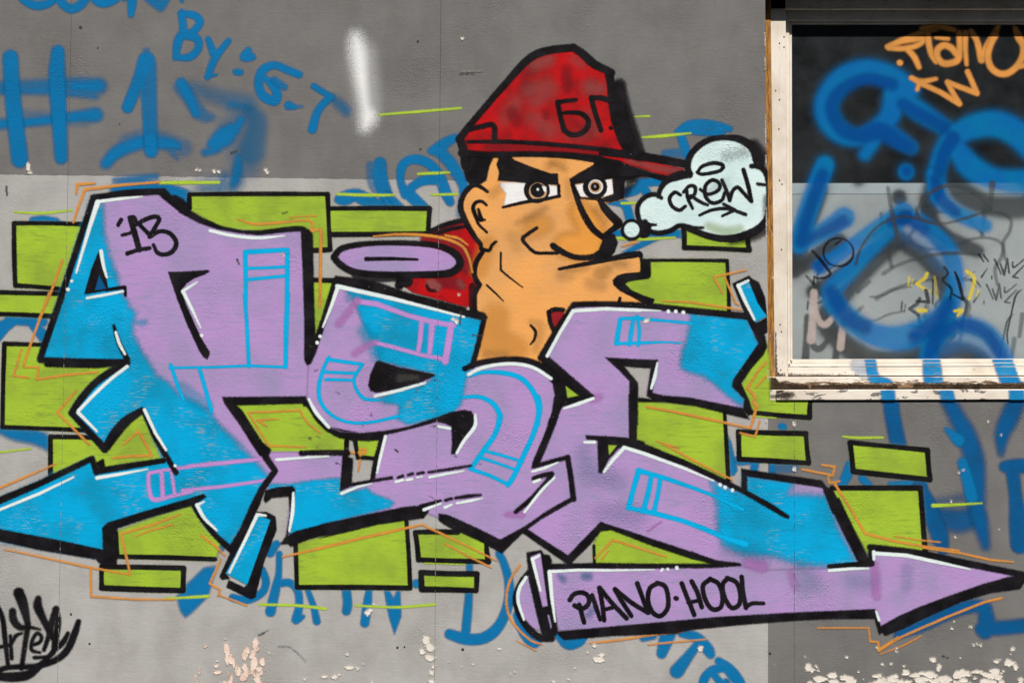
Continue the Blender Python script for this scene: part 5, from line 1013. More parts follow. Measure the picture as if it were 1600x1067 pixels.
ear = paint('ear_line', [S('A4', (300, 388, 2.4), (245, 350, 3), (190, 338, 4), (125, 400, 4), (95, 490, 4.4), (115, 570, 4.6), (160, 660, 4.2), (215, 745, 3.6), (248, 785, 3.2), (250, 815, 3)), S('A4', (250, 818, 3), (310, 832, 2.6), (335, 790, 2.4), (365, 765, 2))], M['black'], 8, ch, f=1.4)
paint('ear_inner', [S('A4', (292, 490, 2), (260, 462, 2.4), (215, 466, 2.8), (190, 505, 3), (205, 560, 3.4), (235, 600, 3), (280, 600, 1.6)), S('A4', (210, 570, 2.4), (230, 630, 2.2), (295, 695, 1.8)), S('A4', (230, 520, 2), (250, 590, 3.4))], M['black'], 8, ear, f=1.3)
paint('neck_line', [S('A4', (265, 838, 3.6), (215, 920, 4), (200, 1000, 4), (215, 1067, 3.6)), S('B6', (185, 0, 3), (192, 60, 3.2), (222, 112, 3.4)), S('B6', (222, 112, 3.4), (190, 170, 3.4), (188, 240, 3), (192, 310, 3))], M['black'], 8, ch, f=1.4)
paint('face_line', [L_('A4', (400, 848, 1.6), (400, 980, 1.6), (470, 1040, 1.4)), S('B6', (370, 10, 1.4), (440, 70, 1.2), (520, 130, .8)), S('B6', (270, 115, 1.6), (330, 170, 1.4), (385, 225, .8)), S('B6', (575, 393, 1.8), (608, 435, 2.4), (600, 490, 2), (572, 525, 1.2)), L_('B6', (1195, 205, 2.6), (1185, 240, 2.4))], M['black'], 8, ch, f=1.2)
# eyes
eye = paint('eye', [PG('A4', (400, 318), (560, 318), (830, 345), (836, 422), (600, 452), (425, 490), (440, 400), (395, 345))], M['eye'], 8, ch, f=2.2)
paint('iris', [S('A4', (672, 375, 20), (674, 376, 20))], M['black'], 9, eye, f=1.3)
paint('iris', [S('A4', (680, 385, 13.5), (682, 386, 13.5))], M['iris'], 10, eye, f=1.3)
paint('pupil', [S('A4', (678, 376, 11), (682, 378, 11))], M['black'], 11, eye, f=1.2)
paint('glint', [S('A4', (680, 368, 1.8), (681, 372, 1.8))], M['white'], 12, eye, f=1.2)
paint('eye_white', [PG('A4', (712, 345), (745, 350), (742, 395), (728, 385))], M['eye'], 12, eye, f=1.2)
paint('lower_lid', [S('A4', (415, 505, 1.8), (600, 462, 2.6), (700, 450, 2.6), (845, 420, 2.4)), L_('A4', (842, 422, 2.2), (838, 340, 2.6))], M['black'], 10, eye, f=1.2)
eye = paint('eye', [PG('A4', (950, 340), (1110, 310), (1240, 288), (1258, 400), (1190, 425), (1000, 425))], M['eye'], 8, ch, f=1.6)
paint('iris', [S('A4', (1112, 352, 18.5), (1116, 352, 18.5))], M['black'], 9, eye, f=1.3)
paint('iris', [S('A4', (1118, 350, 11), (1120, 350, 11))], M['eye'], 10, eye, f=1.3)
paint('iris', [S('A4', (1116, 350, 9), (1118, 350, 9))], M['iris'], 11, eye, f=1.2)
paint('pupil', [S('A4', (1114, 350, 6.6), (1116, 350, 6.6))], M['black'], 12, eye, f=1.2)
paint('glint', [S('A4', (1114, 346, 1.6), (1116, 350, 1.6))], M['grime_soft'], 13, eye, f=1.2)
paint('eyebrow', [PG('A4', (395, 95), (480, 120), (500, 145), (620, 195), (780, 250), (832, 248), (838, 335), (740, 332), (560, 318), (375, 302), (388, 240), (368, 180))], M['black'], 9, ch, f=1.5)
paint('eyebrow', [PG('A4', (918, 292), (1000, 240), (1100, 185), (1130, 120), (1300, 150), (1430, 220), (1410, 290), (1340, 300), (1330, 440), (1230, 470), (1140, 460), (1180, 430), (1255, 405), (1245, 288), (1110, 308), (960, 330), (1005, 428), (1150, 440), (1150, 455), (985, 440), (935, 340))], M['black'], 9, ch, f=1.6)
paint('brow_mist', [S('A4', (1330, 240, 10), (1410, 260, 8), (1340, 400, 6), o=.7)], M['black_soft'], 9, ch, f=6)
paint('nose_line', [S('A4', (940, 330, 2.8), (975, 430, 3.8), (1030, 560, 5), (1100, 670, 5), (1185, 740, 4.4))], M['black'], 9, ch, f=1.4)
paint('nose_line', [S('A4', (1150, 450, 4), (1195, 520, 6), (1290, 620, 7)), S('A4', (1290, 640, 5), (1180, 722, 3.4))], M['black'], 9, ch, f=1.4)
paint('nose_line', [S('A4', (672, 662, 2.6), (600, 710, 2.8), (565, 745, 3), (600, 795, 2.6), (660, 846, 2.6), (740, 852, 2.4), (830, 850, 2.6))], M['black'], 9, ch, f=1.3)
paint('nose_line', [S('A4', (795, 795, 4.6), (820, 815, 5), (900, 860, 4.4), (980, 885, 4.2), (1090, 882, 4.4), (1160, 850, 5)), PG('A4', (1180, 735), (1200, 700), (1260, 705), (1288, 770), (1265, 840), (1230, 880), (1280, 890), (1200, 915), (1090, 905), (1080, 870), (1140, 830))], M['black'], 9, ch, f=1.5)
paint('mouth_line', [S('A4', (842, 972, 2.2), (980, 945, 3), (1120, 918, 3.6), (1280, 885, 4.4), (1370, 868, 5.4), (1450, 858, 4.6))], M['black'], 9, ch, f=1.4)
paint('chin_line', [Poly(K('E5', (690, 500), (755, 500), (772, 520), (768, 568), (835, 578), (838, 700), (820, 722), (720, 735), (650, 748), (622, 768), (680, 820), (770, 860), (868, 892), (855, 930), (780, 935), (690, 880), (580, 825), (525, 775), (520, 735), (555, 698), (620, 678), (750, 668), (752, 560)))], M['black'], 9, ch, f=1.5)
# cap
cap = paint('cap', [Poly(K('A3', (70, 850), (190, 700), (400, 460), (620, 235), (760, 185), (930, 165), (1010, 200), (1120, 290), (1210, 360), (1225, 500), (1240, 700), (1290, 860), (1340, 960), (1455, 1000), (1455, 1035), (1200, 1010), (900, 990), (500, 970), (140, 975)))], M['red'], 8, ch, f=1.5, cell=3)
cap['label'] = 'red baseball cap'
paint('faded_patch', [S('A3', (660, 300, 9), (760, 260, 8), o=0.56), S('A3', (960, 260, 6), (1010, 300, 5), o=0.41), S('A3', (620, 500, 12), (760, 480, 14), (660, 580, 10), o=0.45), S('A3', (1080, 470, 12), (1150, 480, 9), o=0.56), S('A3', (520, 580, 10), (420, 720, 8), o=0.38), S('A3', (640, 700, 12), (780, 800, 14), o=0.38), S('A3', (900, 850, 6), (1060, 840, 6), o=0.30), S('A3', (1060, 680, 9), (1120, 800, 8), o=0.34)], M['red_grey'], 9, cap, f=12, cell=3)
paint('dark_patch', [S('A3', (735, 660, 4), (745, 690, 4), o=.7), S('A3', (900, 340, 8), (900, 480, 7), o=.5), S('A3', (480, 660, 8), (520, 740, 7), o=.5), S('A3', (300, 930, 5), (700, 930, 5), (1100, 960, 5), o=.6)], M['dark_red'], 9, cap, f=6)
brim = paint('brim', [Poly(K('A5', (-10, 365), (200, 385), (400, 425), (575, 462), (545, 500), (440, 510), (200, 440), (-10, 412)))], M['red'], 8, cap, f=1.6)
paint('faded_patch', [S('A5', (180, 405, 3), (400, 460, 5), (540, 480, 4), o=.55)], M['red_grey'], 9, brim, f=4)
paint('outline', [S('A3', (85, 862, 6), (200, 715, 5.2), (420, 460, 5.4), (600, 265, 6.2), (740, 195, 6.4), (950, 168, 6)), S('A3', (950, 168, 6), (1020, 215, 6.6), (1110, 295, 6.8), (1240, 355, 5.4)),
      PG('A3', (1180, 340), (1255, 345), (1262, 430), (1325, 440), (1345, 600), (1390, 790), (1455, 960), (1470, 1000), (1400, 1000), (1330, 955), (1290, 880), (1235, 730), (1212, 560), (1205, 450)),
      S('A3', (150, 882, 2.6), (500, 884, 3.2), (900, 912, 3.4), (1200, 945, 3.6), (1340, 968, 4)), S('A3', (100, 965, 5), (300, 980, 5), (600, 975, 4.4), (900, 985, 5), (1150, 1015, 6)), S('A3', (95, 870, 6), (120, 960, 6.5), (130, 1060, 6)), S('A3', (150, 795, 3.4), (250, 768, 4), (345, 760, 4.2), (352, 880, 4.2)),
      PG('A5', (-20, 345), (100, 340), (170, 320), (280, 345), (450, 375), (600, 405), (590, 455), (400, 425), (200, 395), (-20, 370)), PG('A5', (-20, 405), (180, 440), (350, 490), (470, 515), (420, 545), (300, 510), (200, 520), (80, 520), (-20, 505))], M['black'], 10, cap, f=1.8)
paint('shadow_line', [S('A3', (1300, 450, 10), (1330, 620, 11), (1390, 820, 12), (1450, 980, 10), o=.8), S('A5', (160, 480, 8), (300, 500, 6), o=.6)], M['black_soft'], 9, cap, f=4)
paint('cap_letter', [S('A3', (970, 565, 3), (900, 572, 3.4), (830, 582, 3.6), smooth=False), S('A3', (830, 582, 3.8), (852, 690, 3.8), (880, 795, 4)), S('A3', (880, 795, 4), (930, 828, 4), (1000, 822, 4), (1055, 775, 4), (1060, 715, 4), (1010, 670, 3.8), (930, 660, 3.2), (870, 665, 2.4))], M['black'], 11, cap, f=1.4)
paint('cap_letter', [S('A3', (1240, 572, 5), (1160, 550, 4), (1085, 548, 3.8), smooth=False), S('A3', (1085, 548, 3.8), (1115, 660, 4), (1160, 795, 3.6)), S('A3', (1232, 775, 3), (1236, 780, 3))], M['black'], 11, cap, f=1.4)

# ================================================================== THOUGHT BUBBLE
bub = thing('thought_bubble', world_pt(1090, 375), 'pale cloud-shaped thought bubble reading CREW beside the window frame', 'graffiti')
cl = K('A5', (605, 440), (620, 370), (680, 305), (760, 265), (860, 250), (960, 262), (1040, 310), (1072, 380), (1080, 440), (1125, 465), (1150, 530), (1158, 620), (1158, 740), (1130, 820), (1060, 880), (960, 918), (850, 928), (740, 908), (640, 872), (545, 850), (480, 885), (400, 902), (330, 885), (268, 820), (250, 750), (270, 690), (320, 652), (395, 650), (410, 600), (455, 545), (530, 512), (605, 505))
cloud = paint('cloud', [Poly(cl, True)], M['bubble'], 8, bub, f=1.6, cell=3, clip=(900, 150, 1198.5, 420))
paint('lime_tint', [S('A5', (740, 860, 6), (860, 900, 8), (960, 880, 6), o=.35)], M['green'], 9, cloud, f=6)
paint('grey_tint', [S('A5', (860, 380, 6), (1000, 340, 8), o=.3), S('A5', (740, 620, 5), (860, 560, 6), o=.15)], M['grime'], 9, cloud, f=9)
CL = (900, 150, 1199.5, 420)
paint('outline', [S('A5', (615, 510, 4), (598, 440, 5), (620, 365, 5), (680, 300, 5), (760, 258, 4.6), (860, 246, 4.4), (960, 258, 6), (1050, 315, 7), (1085, 400, 8), (1088, 440, 6)), S('A5', (1040, 445, 3.6), (1095, 445, 4.4), (1145, 500, 4.6), (1162, 600, 4.6), (1165, 740, 5), (1140, 825, 5.6), (1070, 890, 6), (960, 935, 6), (850, 948, 5.4), (740, 928, 5), (640, 892, 4.6), (580, 865, 4.4)),
      S('A5', (705, 872, 2), (640, 872, 3), (545, 855, 3.4), (480, 890, 3.8), (400, 908, 3.8), (330, 890, 3.6), (268, 825, 3.6), (248, 750, 3.8), (268, 690, 3.8), (320, 650, 3.8), (380, 640, 3.6), (415, 665, 3)), S('A5', (395, 655, 3.4), (410, 600, 3.8), (455, 545, 5), (530, 512, 7), (610, 500, 6)), S('A5', (330, 850, 2.6), (375, 852, 2)), S('A5', (1085, 568, 2.6), (1145, 575, 2.4))], M['black'], 10, cloud, f=1.6, clip=CL)
paint('shadow', [S('A5', (1060, 290, 8), (1110, 370, 9), (1110, 430, 6), o=.75), S('A5', (1160, 880, 6), (1040, 930, 8), (900, 970, 4), o=.7), S('P', (1198, 310, 5), (1198, 340, 5), o=.6)], M['black_soft'], 9, cloud, f=5, clip=CL)
paint('writing', [S('A5', (548, 645, 2.4), (510, 625, 2.8), (472, 665, 3), (488, 720, 3), (540, 750, 3), (582, 722, 2.6))], M['black'], 11, cloud, f=1.2)
paint('writing', [S('A5', (590, 605, 2.8), (600, 670, 2.8), (632, 738, 2.4)), S('A5', (568, 625, 2.4), (610, 582, 2.8), (650, 590, 3), (645, 640, 2.8), (605, 672, 2.6)), S('A5', (620, 650, 2.6), (690, 695, 2.8), (738, 714, 2.2))], M['black'], 11, cloud, f=1.2)
paint('writing', [S('A5', (685, 605, 2.4), (740, 640, 2.6), (812, 610, 2.8), (818, 565, 3), (770, 540, 3), (722, 580, 3), (722, 655, 3), (770, 700, 3), (835, 680, 2.8), (855, 628, 2.6))], M['black'], 11, cloud, f=1.2)
paint('writing', [S('A5', (835, 540, 2.8), (868, 615, 3), (890, 682, 3)), S('A5', (890, 682, 3), (908, 620, 3), (945, 590, 3), (985, 630, 3), (1040, 688, 3.2)), S('A5', (1040, 688, 3.2), (1018, 580, 3.4), (985, 470, 3.4))], M['black'], 11, cloud, f=1.2)
paint('writing', [S('A5', (680, 785, 2.2), (770, 748, 2.6), (880, 740, 2.8), (1000, 780, 2.8)), S('A5', (848, 708, 2.4), (925, 748, 2.8)), S('A5', (838, 790, 2), (925, 750, 2.6))], M['black'], 11, cloud, f=1.2)
paint('writing', [Stroke(K('A5', (665, 488, 2.4), (700, 445, 2.8), (780, 422, 3.2), (842, 438, 3.2), (830, 472, 2.8), (760, 492, 2.8), (690, 500, 2.8), (663, 486, 2.4)), True)], M['black'], 11, cloud, f=1.2)
puff = paint('small_bubble', [S('A5', (208, 886, 11.5), (210, 886, 11.5))], M['bubble'], 11, bub, f=1.4)
paint('outline', [S('A5', (208, 886, 17), (210, 886, 17)), S('A5', (270, 880, 13), (290, 890, 12)), S('A5', (300, 830, 4), (330, 860, 4))], M['black'], 10, puff, f=1.6)

# ================================================================== MARKS ON THE WINDOW
GC = (1238, 38, 1700, 562)
def slim(shapes, k=0.92):
    for q in shapes: q.P[:, 2] *= k
    return shapes
def mist(shapes, parent, k=1.22, o=.30, f=11):
    out = []
    for q in shapes:
        w = Stroke([(0, 0, 1), (1, 1, 1)], False, o=o); w.P = q.P.copy(); w.P[:, 2] *= k; out.append(w)
    return paint('overspray', out, M['g_mist'], 0.7, parent, f, 4, D_GLASS, None, GC)
def gpaint(name, shapes, mat, layer, parent, f=3, cell=None, clip=GC): return paint(name, shapes, mat, layer, parent, f, cell, D_GLASS, None, clip)
t = tagthing('spray_tag', (1360, 260), 'blue looped spray tag on the dark upper left of the glass', depth=D_GLASS)
loopA = S('A6', (860, 500, 16), (760, 430, 18), (620, 395, 19), (490, 440, 20), (405, 550, 20), (405, 650, 20), (470, 735, 18), (570, 765, 15), (670, 720, 15), (750, 640, 17), (775, 500, 17))
_q = slim([loopA, S('A6', (800, 540, 16), (920, 625, 16), (1060, 715, 13)), S('A6', (700, 710, 14), (780, 765, 14), (865, 820, 11)), S('A6', (690, 740, 12), (610, 860, 10))])
gpaint('loop', _q, M['g_blue'], 1, t, f=6.5)
mist(_q, t)
gpaint('core', [S('A6', (760, 470, 9), (620, 440, 8), (500, 490, 9), (430, 570, 9), (440, 660, 9), (500, 730, 10), (590, 755, 10), (690, 730, 13), (780, 780, 11), (860, 820, 8)), S('A6', (820, 580, 8), (1050, 710, 9))], M['g_blue_core'], 2, t, f=7)
_q = slim([S('A6', (838, 955, 13), (840, 958, 13))])
gpaint('dot', _q, M['g_blue'], 1, t, f=4.5)
mist(_q, t)
gpaint('core', [S('A6', (842, 950, 7), (843, 955, 7))], M['g_blue_core'], 2, t, f=6)
t = tagthing('spray_tag', (1310, 390), 'blue hooked spray stroke on the glass beside the left window jamb', depth=D_GLASS)
_q = slim([S('A7', (305, -60, 16), (275, 20, 17), (225, 160, 17), (195, 285, 16), smooth=True), S('A7', (195, 285, 15), (290, 235, 15), (390, 170, 18))])
gpaint('hook', _q, M['g_blue'], 1, t, f=4.5)
mist(_q, t)
gpaint('core', [S('A7', (295, -20, 8), (230, 160, 8), (200, 275, 9)), S('A7', (210, 275, 7), (300, 230, 7), (385, 185, 9))], M['g_blue_core'], 2, t, f=7)
t = tagthing('spray_tag', (1420, 560), 'big blue looping spray tag filling the lower glass', depth=D_GLASS)
_q = slim([S('A7', (285, 385, 13), (370, 330, 12), (500, 235, 12), (590, 180, 14), (650, 150, 18))])
gpaint('stroke', _q, M['g_blue'], 1, t, f=4.5)
mist(_q, t)
gpaint('core', [S('A7', (280, 385, 9), (300, 370, 8)), S('A7', (600, 185, 8), (660, 170, 10))], M['g_blue_core'], 2, t, f=6)
_q = slim([S('A7', (640, 170, 15), (540, 270, 13), (430, 390, 13), (335, 500, 17), (400, 600, 18), (520, 680, 19), (640, 695, 21), (760, 650, 21), (850, 560, 17), (880, 440, 14), (850, 320, 15), (770, 230, 14), (690, 170, 14))])
gpaint('loop', _q, M['g_blue'], 1, t, f=5.5)
mist(_q, t)
gpaint('core', [S('A7', (660, 170, 9), (740, 220, 8)), S('A7', (335, 500, 11), (400, 600, 11), (480, 650, 10)), S('A7', (700, 690, 10), (800, 620, 11), (850, 540, 8))], M['g_blue_core'], 2, t, f=8)
_q = slim([S('A7', (760, 800, 15), (775, 720, 16), (840, 660, 15), (920, 640, 15), (1010, 670, 15), (1070, 740, 15), (1100, 810, 14))])
gpaint('arch', _q, M['g_blue'], 1, t, f=5.5)
mist(_q, t)
gpaint('core', [S('A7', (760, 790, 9), (790, 700, 9), (860, 650, 8), (940, 640, 8), (1030, 690, 8), (1085, 790, 8))], M['g_blue_core'], 2, t, f=7)
gpaint('mist', [S('A7', (820, 740, 12), (930, 700, 16), (1020, 750, 12), o=.55), S('A7', (620, 220, 10), (760, 280, 16), (820, 360, 14), o=.4)], M['g_blue'], 1, t, f=14, cell=4)
t = tagthing('spray_tag', (1540, 300), 'blue rounded spray tag at the right of the glass above the board edge', depth=D_GLASS)
_q = slim([S('A6', (1100, 740, 16), (1040, 850, 15), (1010, 960, 14), (1015, 1060, 13)), S('A6', (1090, 770, 16), (1200, 710, 20), (1330, 690, 22), (1450, 740, 22), (1560, 850, 20)), S('A6', (1120, 830, 16), (1200, 930, 20), (1330, 995, 18), (1494, 1010, 20), (1600, 980, 18))])
gpaint('loop', _q, M['g_blue'], 1, t, f=6.5)
mist(_q, t)
_q = slim([S('A7', (785, -20, 13), (800, 70, 14), (870, 140, 13), (950, 180, 13), (1010, 205, 11))])
gpaint('stroke', _q, M['g_blue'], 1, t, f=4.5)
mist(_q, t)
gpaint('core', [S('A6', (1100, 770, 10), (1050, 850, 9), (1020, 960, 8)), S('A7', (790, 0, 7), (810, 80, 8), (880, 145, 7))], M['g_blue_core'], 2, t, f=6)
t = tagthing('spray_tag', (1510, 110), 'orange spray tag reading PIANO KW on the upper right glass', depth=D_GLASS)
gpaint('writing', [S('A6', (735, 262, 4), (800, 235, 4.4), (870, 222, 4.4), (940, 218, 4), (900, 255, 4), (820, 272, 4), (740, 268, 4)), S('A6', (850, 280, 4.4), (885, 320, 4.6), (910, 375, 4)), S('A6', (790, 235, 4), (900, 190, 4), (1010, 160, 4))], M['g_orange'], 1, t, f=2.6)
gpaint('dot', [S('A6', (803, 350, 4.6), (805, 351, 4.6))], M['g_orange'], 1, t, f=2)
gpaint('writing', [S('E7', (90, 470, 4.6), (100, 620, 4.6), (140, 760, 4.6), (200, 860, 4)), S('E7', (200, 525, 3), (370, 545, 3)), S('E7', (0, 400, 4), (200, 370, 4), (450, 420, 4))], M['g_orange'], 1, t, f=2.6)
gpaint('writing', [S('E7', (480, 750, 5), (410, 670, 5), (310, 635, 5), (225, 690, 5), (215, 790, 5), (290, 880, 5), (390, 885, 5), (490, 850, 5), (520, 780, 5), (530, 640, 4.6), (525, 460, 4.6))], M['g_orange'], 1, t, f=2.6)
gpaint('writing', [S('E7', (610, 460, 4.6), (605, 650, 4), (625, 900, 3)), S('E7', (690, 440, 4.6), (770, 580, 4.6), (830, 840, 5)), S('E7', (835, 840, 5), (900, 660, 5), (1000, 500, 5), (1060, 380, 4))], M['g_orange'], 1, t, f=2.6)
gpaint('writing', [S('E7', (1030, 480, 5), (950, 640, 5), (920, 800, 5), (970, 950, 5), (1080, 1025, 5), (1200, 1020, 5), (1320, 930, 5), (1400, 790, 5), (1410, 640, 5), (1350, 520, 6), (1300, 400, 4)), S('E7', (1350, 930, 4), (1450, 910, 4))], M['g_orange'], 1, t, f=2.6)
gpaint('writing', [S('A6', (868, 435, 4), (920, 455, 4.4), (1005, 440, 3)), S('A6', (915, 460, 4), (900, 500, 3)), L_('A6', (920, 465, 4), (1030, 515, 4), (1135, 578, 4.4)), L_('A6', (1135, 578, 4.4), (1100, 520, 4), (1068, 458, 4), (1150, 490, 4), (1232, 520, 4.4)), L_('A6', (1232, 520, 4.4), (1205, 455, 4), (1180, 400, 4.2))], M['g_orange'], 1, t, f=2.4)
t = tagthing('marker_doodle', (1305, 400), 'thin black ring with a crossing stroke drawn on the glass', depth=D_GLASS)
gpaint('ring', [Stroke([(1180 + .3562 * 365 + 23.5 * math.cos(a), 280 + .3562 * 321 + 22 * math.sin(a), 1.5 + .5 * math.sin(a * 2)) for a in np.linspace(0, 6.28, 22)], True)], M['g_black'], 3, t, f=1)
gpaint('stroke', [S('E2', (375, 775, 2), (470, 880, 2.4), (590, 1040, 2.2)), S('E3', (340, 160, 1.6), (350, 80, 1.8), (370, 100, 1.6), (470, 90, 2), (520, 50, 1.8), (500, 10, 1.6)), S('E2', (650, 700, 1.4), (720, 650, 1.2))], M['g_black'], 3, t, f=1)
t = tagthing('painted_stroke_shadows', (1490, 420), 'grey loops and arcs across the middle of the glass, painted shadows of strokes', depth=D_GLASS)  # soft cast shadows of the glass strokes, painted as grey lines
gpaint('arc', [S('E2', (1275, 30, 3), (1320, 300, 3.4), (1400, 660, 3.4))], M['g_grey'], 3, t, f=1.6)
gpaint('arc', [S('A7', (440, 375, 2), (470, 290, 1.8), (540, 205, 1.8), (640, 165, 2), (720, 175, 2))], M['g_grey'], 3, t, f=1.6)
gpaint('arc', [S('D7', (330, 500, 3), (410, 390, 2.6), (540, 310, 2.8), (700, 305, 3), (850, 370, 3), (930, 440, 2.8), (1000, 520, 2.6)), S('D7', (310, 510, 3), (320, 580, 3), (400, 630, 2.6), (560, 650, 2.4), (760, 600, 2.4), (920, 550, 2.2), (1080, 550, 2.4), (1180, 610, 2.8), (1170, 720, 3), (1110, 830, 3), (1130, 980, 2.6))], M['g_grey'], 3, t, f=1.8)
gpaint('arc', [S('D7', (1010, 280, 5), (1000, 400, 3.6), (985, 520, 3))], M['g_grey'], 3, t, f=1.8)
gpaint('arc', [S('D8', (0, 400, 3.4), (120, 330, 3), (300, 265, 2.6), (520, 220, 2.6), (700, 212, 2.6), (880, 225, 2.2)), S('A7', (450, 495, 3), (500, 450, 3))], M['g_grey'], 3, t, f=2)
gpaint('arc', [S('D8', (-120, 620, 2), (0, 600, 1.8), (120, 545, 1.8), (260, 520, 1.4)), S('D8', (740, 620, 2.6), (800, 690, 2.6), (780, 790, 2.4)), S('D8', (1290, 780, 4), (1260, 980, 3))], M['g_grey'], 3, t, f=1.8)
t = tagthing('marker_tag', (1565, 430), 'thin black marker initials on the glass at the right edge of the photo', depth=D_GLASS)
gpaint('writing', [S('D8', (885, 220, 1.8), (930, 290, 1.2)), S('D8', (930, 230, 1.8), (975, 290, 1.2))], M['g_black'], 3, t, f=.9)
gpaint('writing', [L_('D8', (1030, 270, 1.6), (1060, 330, 1.4), (1090, 405, 1.2)), L_('D8', (1005, 425, 1.4), (1005, 455, 1)), L_('D8', (1085, 310, 1.4), (1120, 412, 1.8), (1150, 260, 1.4), (1165, 395, 1.6)), S('D8', (1200, 295, 1.4), (1205, 345, 1.4), (1310, 265, 1.2)), L_('D8', (1310, 320, 1.2), (1200, 430, 1.6), (1250, 442, 1.2))], M['g_black'], 3, t, f=.9)
gpaint('writing', [S('D8', (965, 350, .8), (910, 432, 1.8)), S('D8', (1285, 545, .8), (1225, 610, 1.8), (1180, 800, 1.4), (1148, 950, 1.6), (1155, 1050, 1)), S('D8', (755, 440, .8), (850, 378, .8))], M['g_black'], 3, t, f=.9)
t = tagthing('marker_tag', (1465, 490), 'small yellow and black marker tag with brackets on the lower glass', depth=D_GLASS)
gpaint('bracket', [L_('D8', (405, 400, 3), (385, 445, 3), (310, 495, 2.6), (390, 550, 3)), S('D8', (240, 430, 1.6), (232, 510, 1.4)), S('D8', (270, 455, 1), (262, 515, 1))], M['g_yellow'], 3, t, f=1.2)
gpaint('bracket', [S('D8', (770, 378, 3), (845, 450, 3), (800, 630, 3)), S('D8', (885, 550, 1.2), (865, 610, 1.2))], M['g_yellow'], 3, t, f=1.2)
gpaint('underline', [S('D8', (330, 738, 4), (395, 742, 3)), S('D8', (660, 748, 2.4), (730, 738, 3), (690, 790, 2)), S('D8', (440, 560, 3), (470, 580, 2), o=.7), S('D8', (475, 430, 2), (500, 620, 2.4), o=.45)], M['g_yellow'], 3, t, f=1.2)
gpaint('writing', [L_('D8', (395, 560, 3), (420, 665, 3), (300, 655, 1.4)), S('D8', (460, 460, 1.2), (458, 680, 1.6)), S('D8', (565, 340, 2), (600, 400, 1.8), (550, 460, 1.8), (630, 540, 2.2), (620, 640, 1.4), o=.8), S('D8', (665, 385, 1.6), (700, 480, 2.6), (740, 635, 2.4)), S('D8', (640, 590, 1.2), (730, 635, 1.4))], M['g_black'], 4, t, f=1)
t = tagthing('paint_smear', (1280, 545), 'greyish pink brush smears in the lower left corner of the glass', depth=D_GLASS)
gpaint('smear', [S('E3', (345, 250, 6), (340, 400, 6), (325, 600, 6), (315, 740, 7)), S('E3', (330, 340, 5), (395, 540, 5), (470, 580, 5.4), (545, 500, 4))], M['g_pink'], 0.5, t, f=2.4)
gpaint('smear', [S('E3', (650, 560, 5), (635, 700, 6), (620, 820, 6))], M['g_pink'], 0.5, t, f=2.4)
gpaint('smear', [S('E3', (840, 360, 4), (900, 470, 4), o=.4), S('E3', (920, 480, 2), (925, 550, 2), o=.5)], M['g_pink'], 0.5, t, f=3)
# blue overspray running down over the joinery
t = tagthing('spray_tag', (1480, 626), 'blue spray strokes running down over the white sill under the glass', depth=0.0)
DR = [((D_BEAD - 0.006), (561.5, 566)), ((D_STILE - 0.010), (567.2, 571.8)), ((D_STILE - 0.022), (573.2, 586.3)), (0.020, (588.4, 598)), (-0.006, (609.5, 624.5))]
for dep, (ya, yb) in DR:
    cols = [S('P', (1358, 555, 9), (1366, 590, 9), (1386, 600, 9)), S('P', (1455, 555, 13), (1458, 590, 15), (1468, 620, 10), (1480, 640, 11)), S('P', (1564, 555, 15), (1576, 590, 15), (1590, 620, 13), (1590, 640, 13)), S('P', (1340, 570, 12), (1350, 580, 12), o=.35)]
    paint('drip', cols if dep > 0 else [S('P', (1386, 600, 11), (1390, 640, 11)), S('P', (1475, 600, 12), (1486, 640, 10)), S('P', (1588, 600, 12), (1590, 640, 12))], M['w_blue'], 1, t, 3.0, 1.8, dep - 0.0006, None, (1240, ya, 1700, yb))

# ================================================================== CHIPS, SCUFFS AND FLAKES IN THE WALL PAINT
def blob(x, y, r, n=6, sx=1.0, sy=1.0):
    a0 = random.random() * 6.28
    return Poly([(x + sx * r * random.uniform(.55, 1.3) * math.cos(a0 + i * 6.283 / n), y + sy * r * random.uniform(.55, 1.3) * math.sin(a0 + i * 6.283 / n)) for i in range(n)], True)
def chip(shapes, mat='chip', layer=15, f=1.6, cell=1.8): return paint('paint_chip', shapes, M[mat], layer, wall, f=f, cell=cell)
chip([blob(44, 262, 4, sy=2), blob(48, 270, 3)])
for x, y in ((312, 267), (307, 266), (335, 268), (342, 268), (418, 270), (415, 266)): chip([blob(x, y, 3.0)])
chip([blob(575, 957, 5), blob(579, 952, 4)]); chip([blob(583, 943, 2.4)])
chip([blob(666, 1000, 8), blob(672, 1010, 7), blob(661, 1016, 5)]); chip([blob(672, 1026, 6, sx=1.4)]); chip([blob(678, 1040, 4)]); chip([blob(674, 1050, 6)]); chip([blob(675, 1064, 5)])
chip([blob(508, 1056, 3, sx=2.5), blob(522, 1057, 5), blob(529, 1053, 3)]); chip([blob(546, 1042, 5, sx=1.4)]); chip([blob(559, 1043, 3)]); chip([blob(543, 1021, 3)]); chip([blob(476, 1060, 2.4)])
chip([blob(568, 1037, 2)]); chip([blob(781, 1013, 3)]); chip([blob(797, 1052, 2)]); chip([blob(740, 1037, 2)])
chip([blob(928, 1007, 4)]); chip([blob(934, 1028, 7, sx=1.4), blob(940, 1022, 5)]); chip([blob(865, 1063, 2.6)]); chip([blob(888, 1060, 3)]); chip([blob(1095, 1012, 4)])
def cluster(n, x0, x1, y0, y1, r0, r1, mat, sx, sy, f=1.3):
    out = []
    for k in range(n):
        u = random.random() ** 0.7
        out.append(blob(random.gauss((x0 + x1) / 2, (x1 - x0) / 4.2), y0 + (y1 - y0) * u, random.uniform(r0, r1), 7, sx * random.uniform(.7, 1.3), sy * random.uniform(.7, 1.4)))
    return chip(out, mat, 15, f, 1.3)
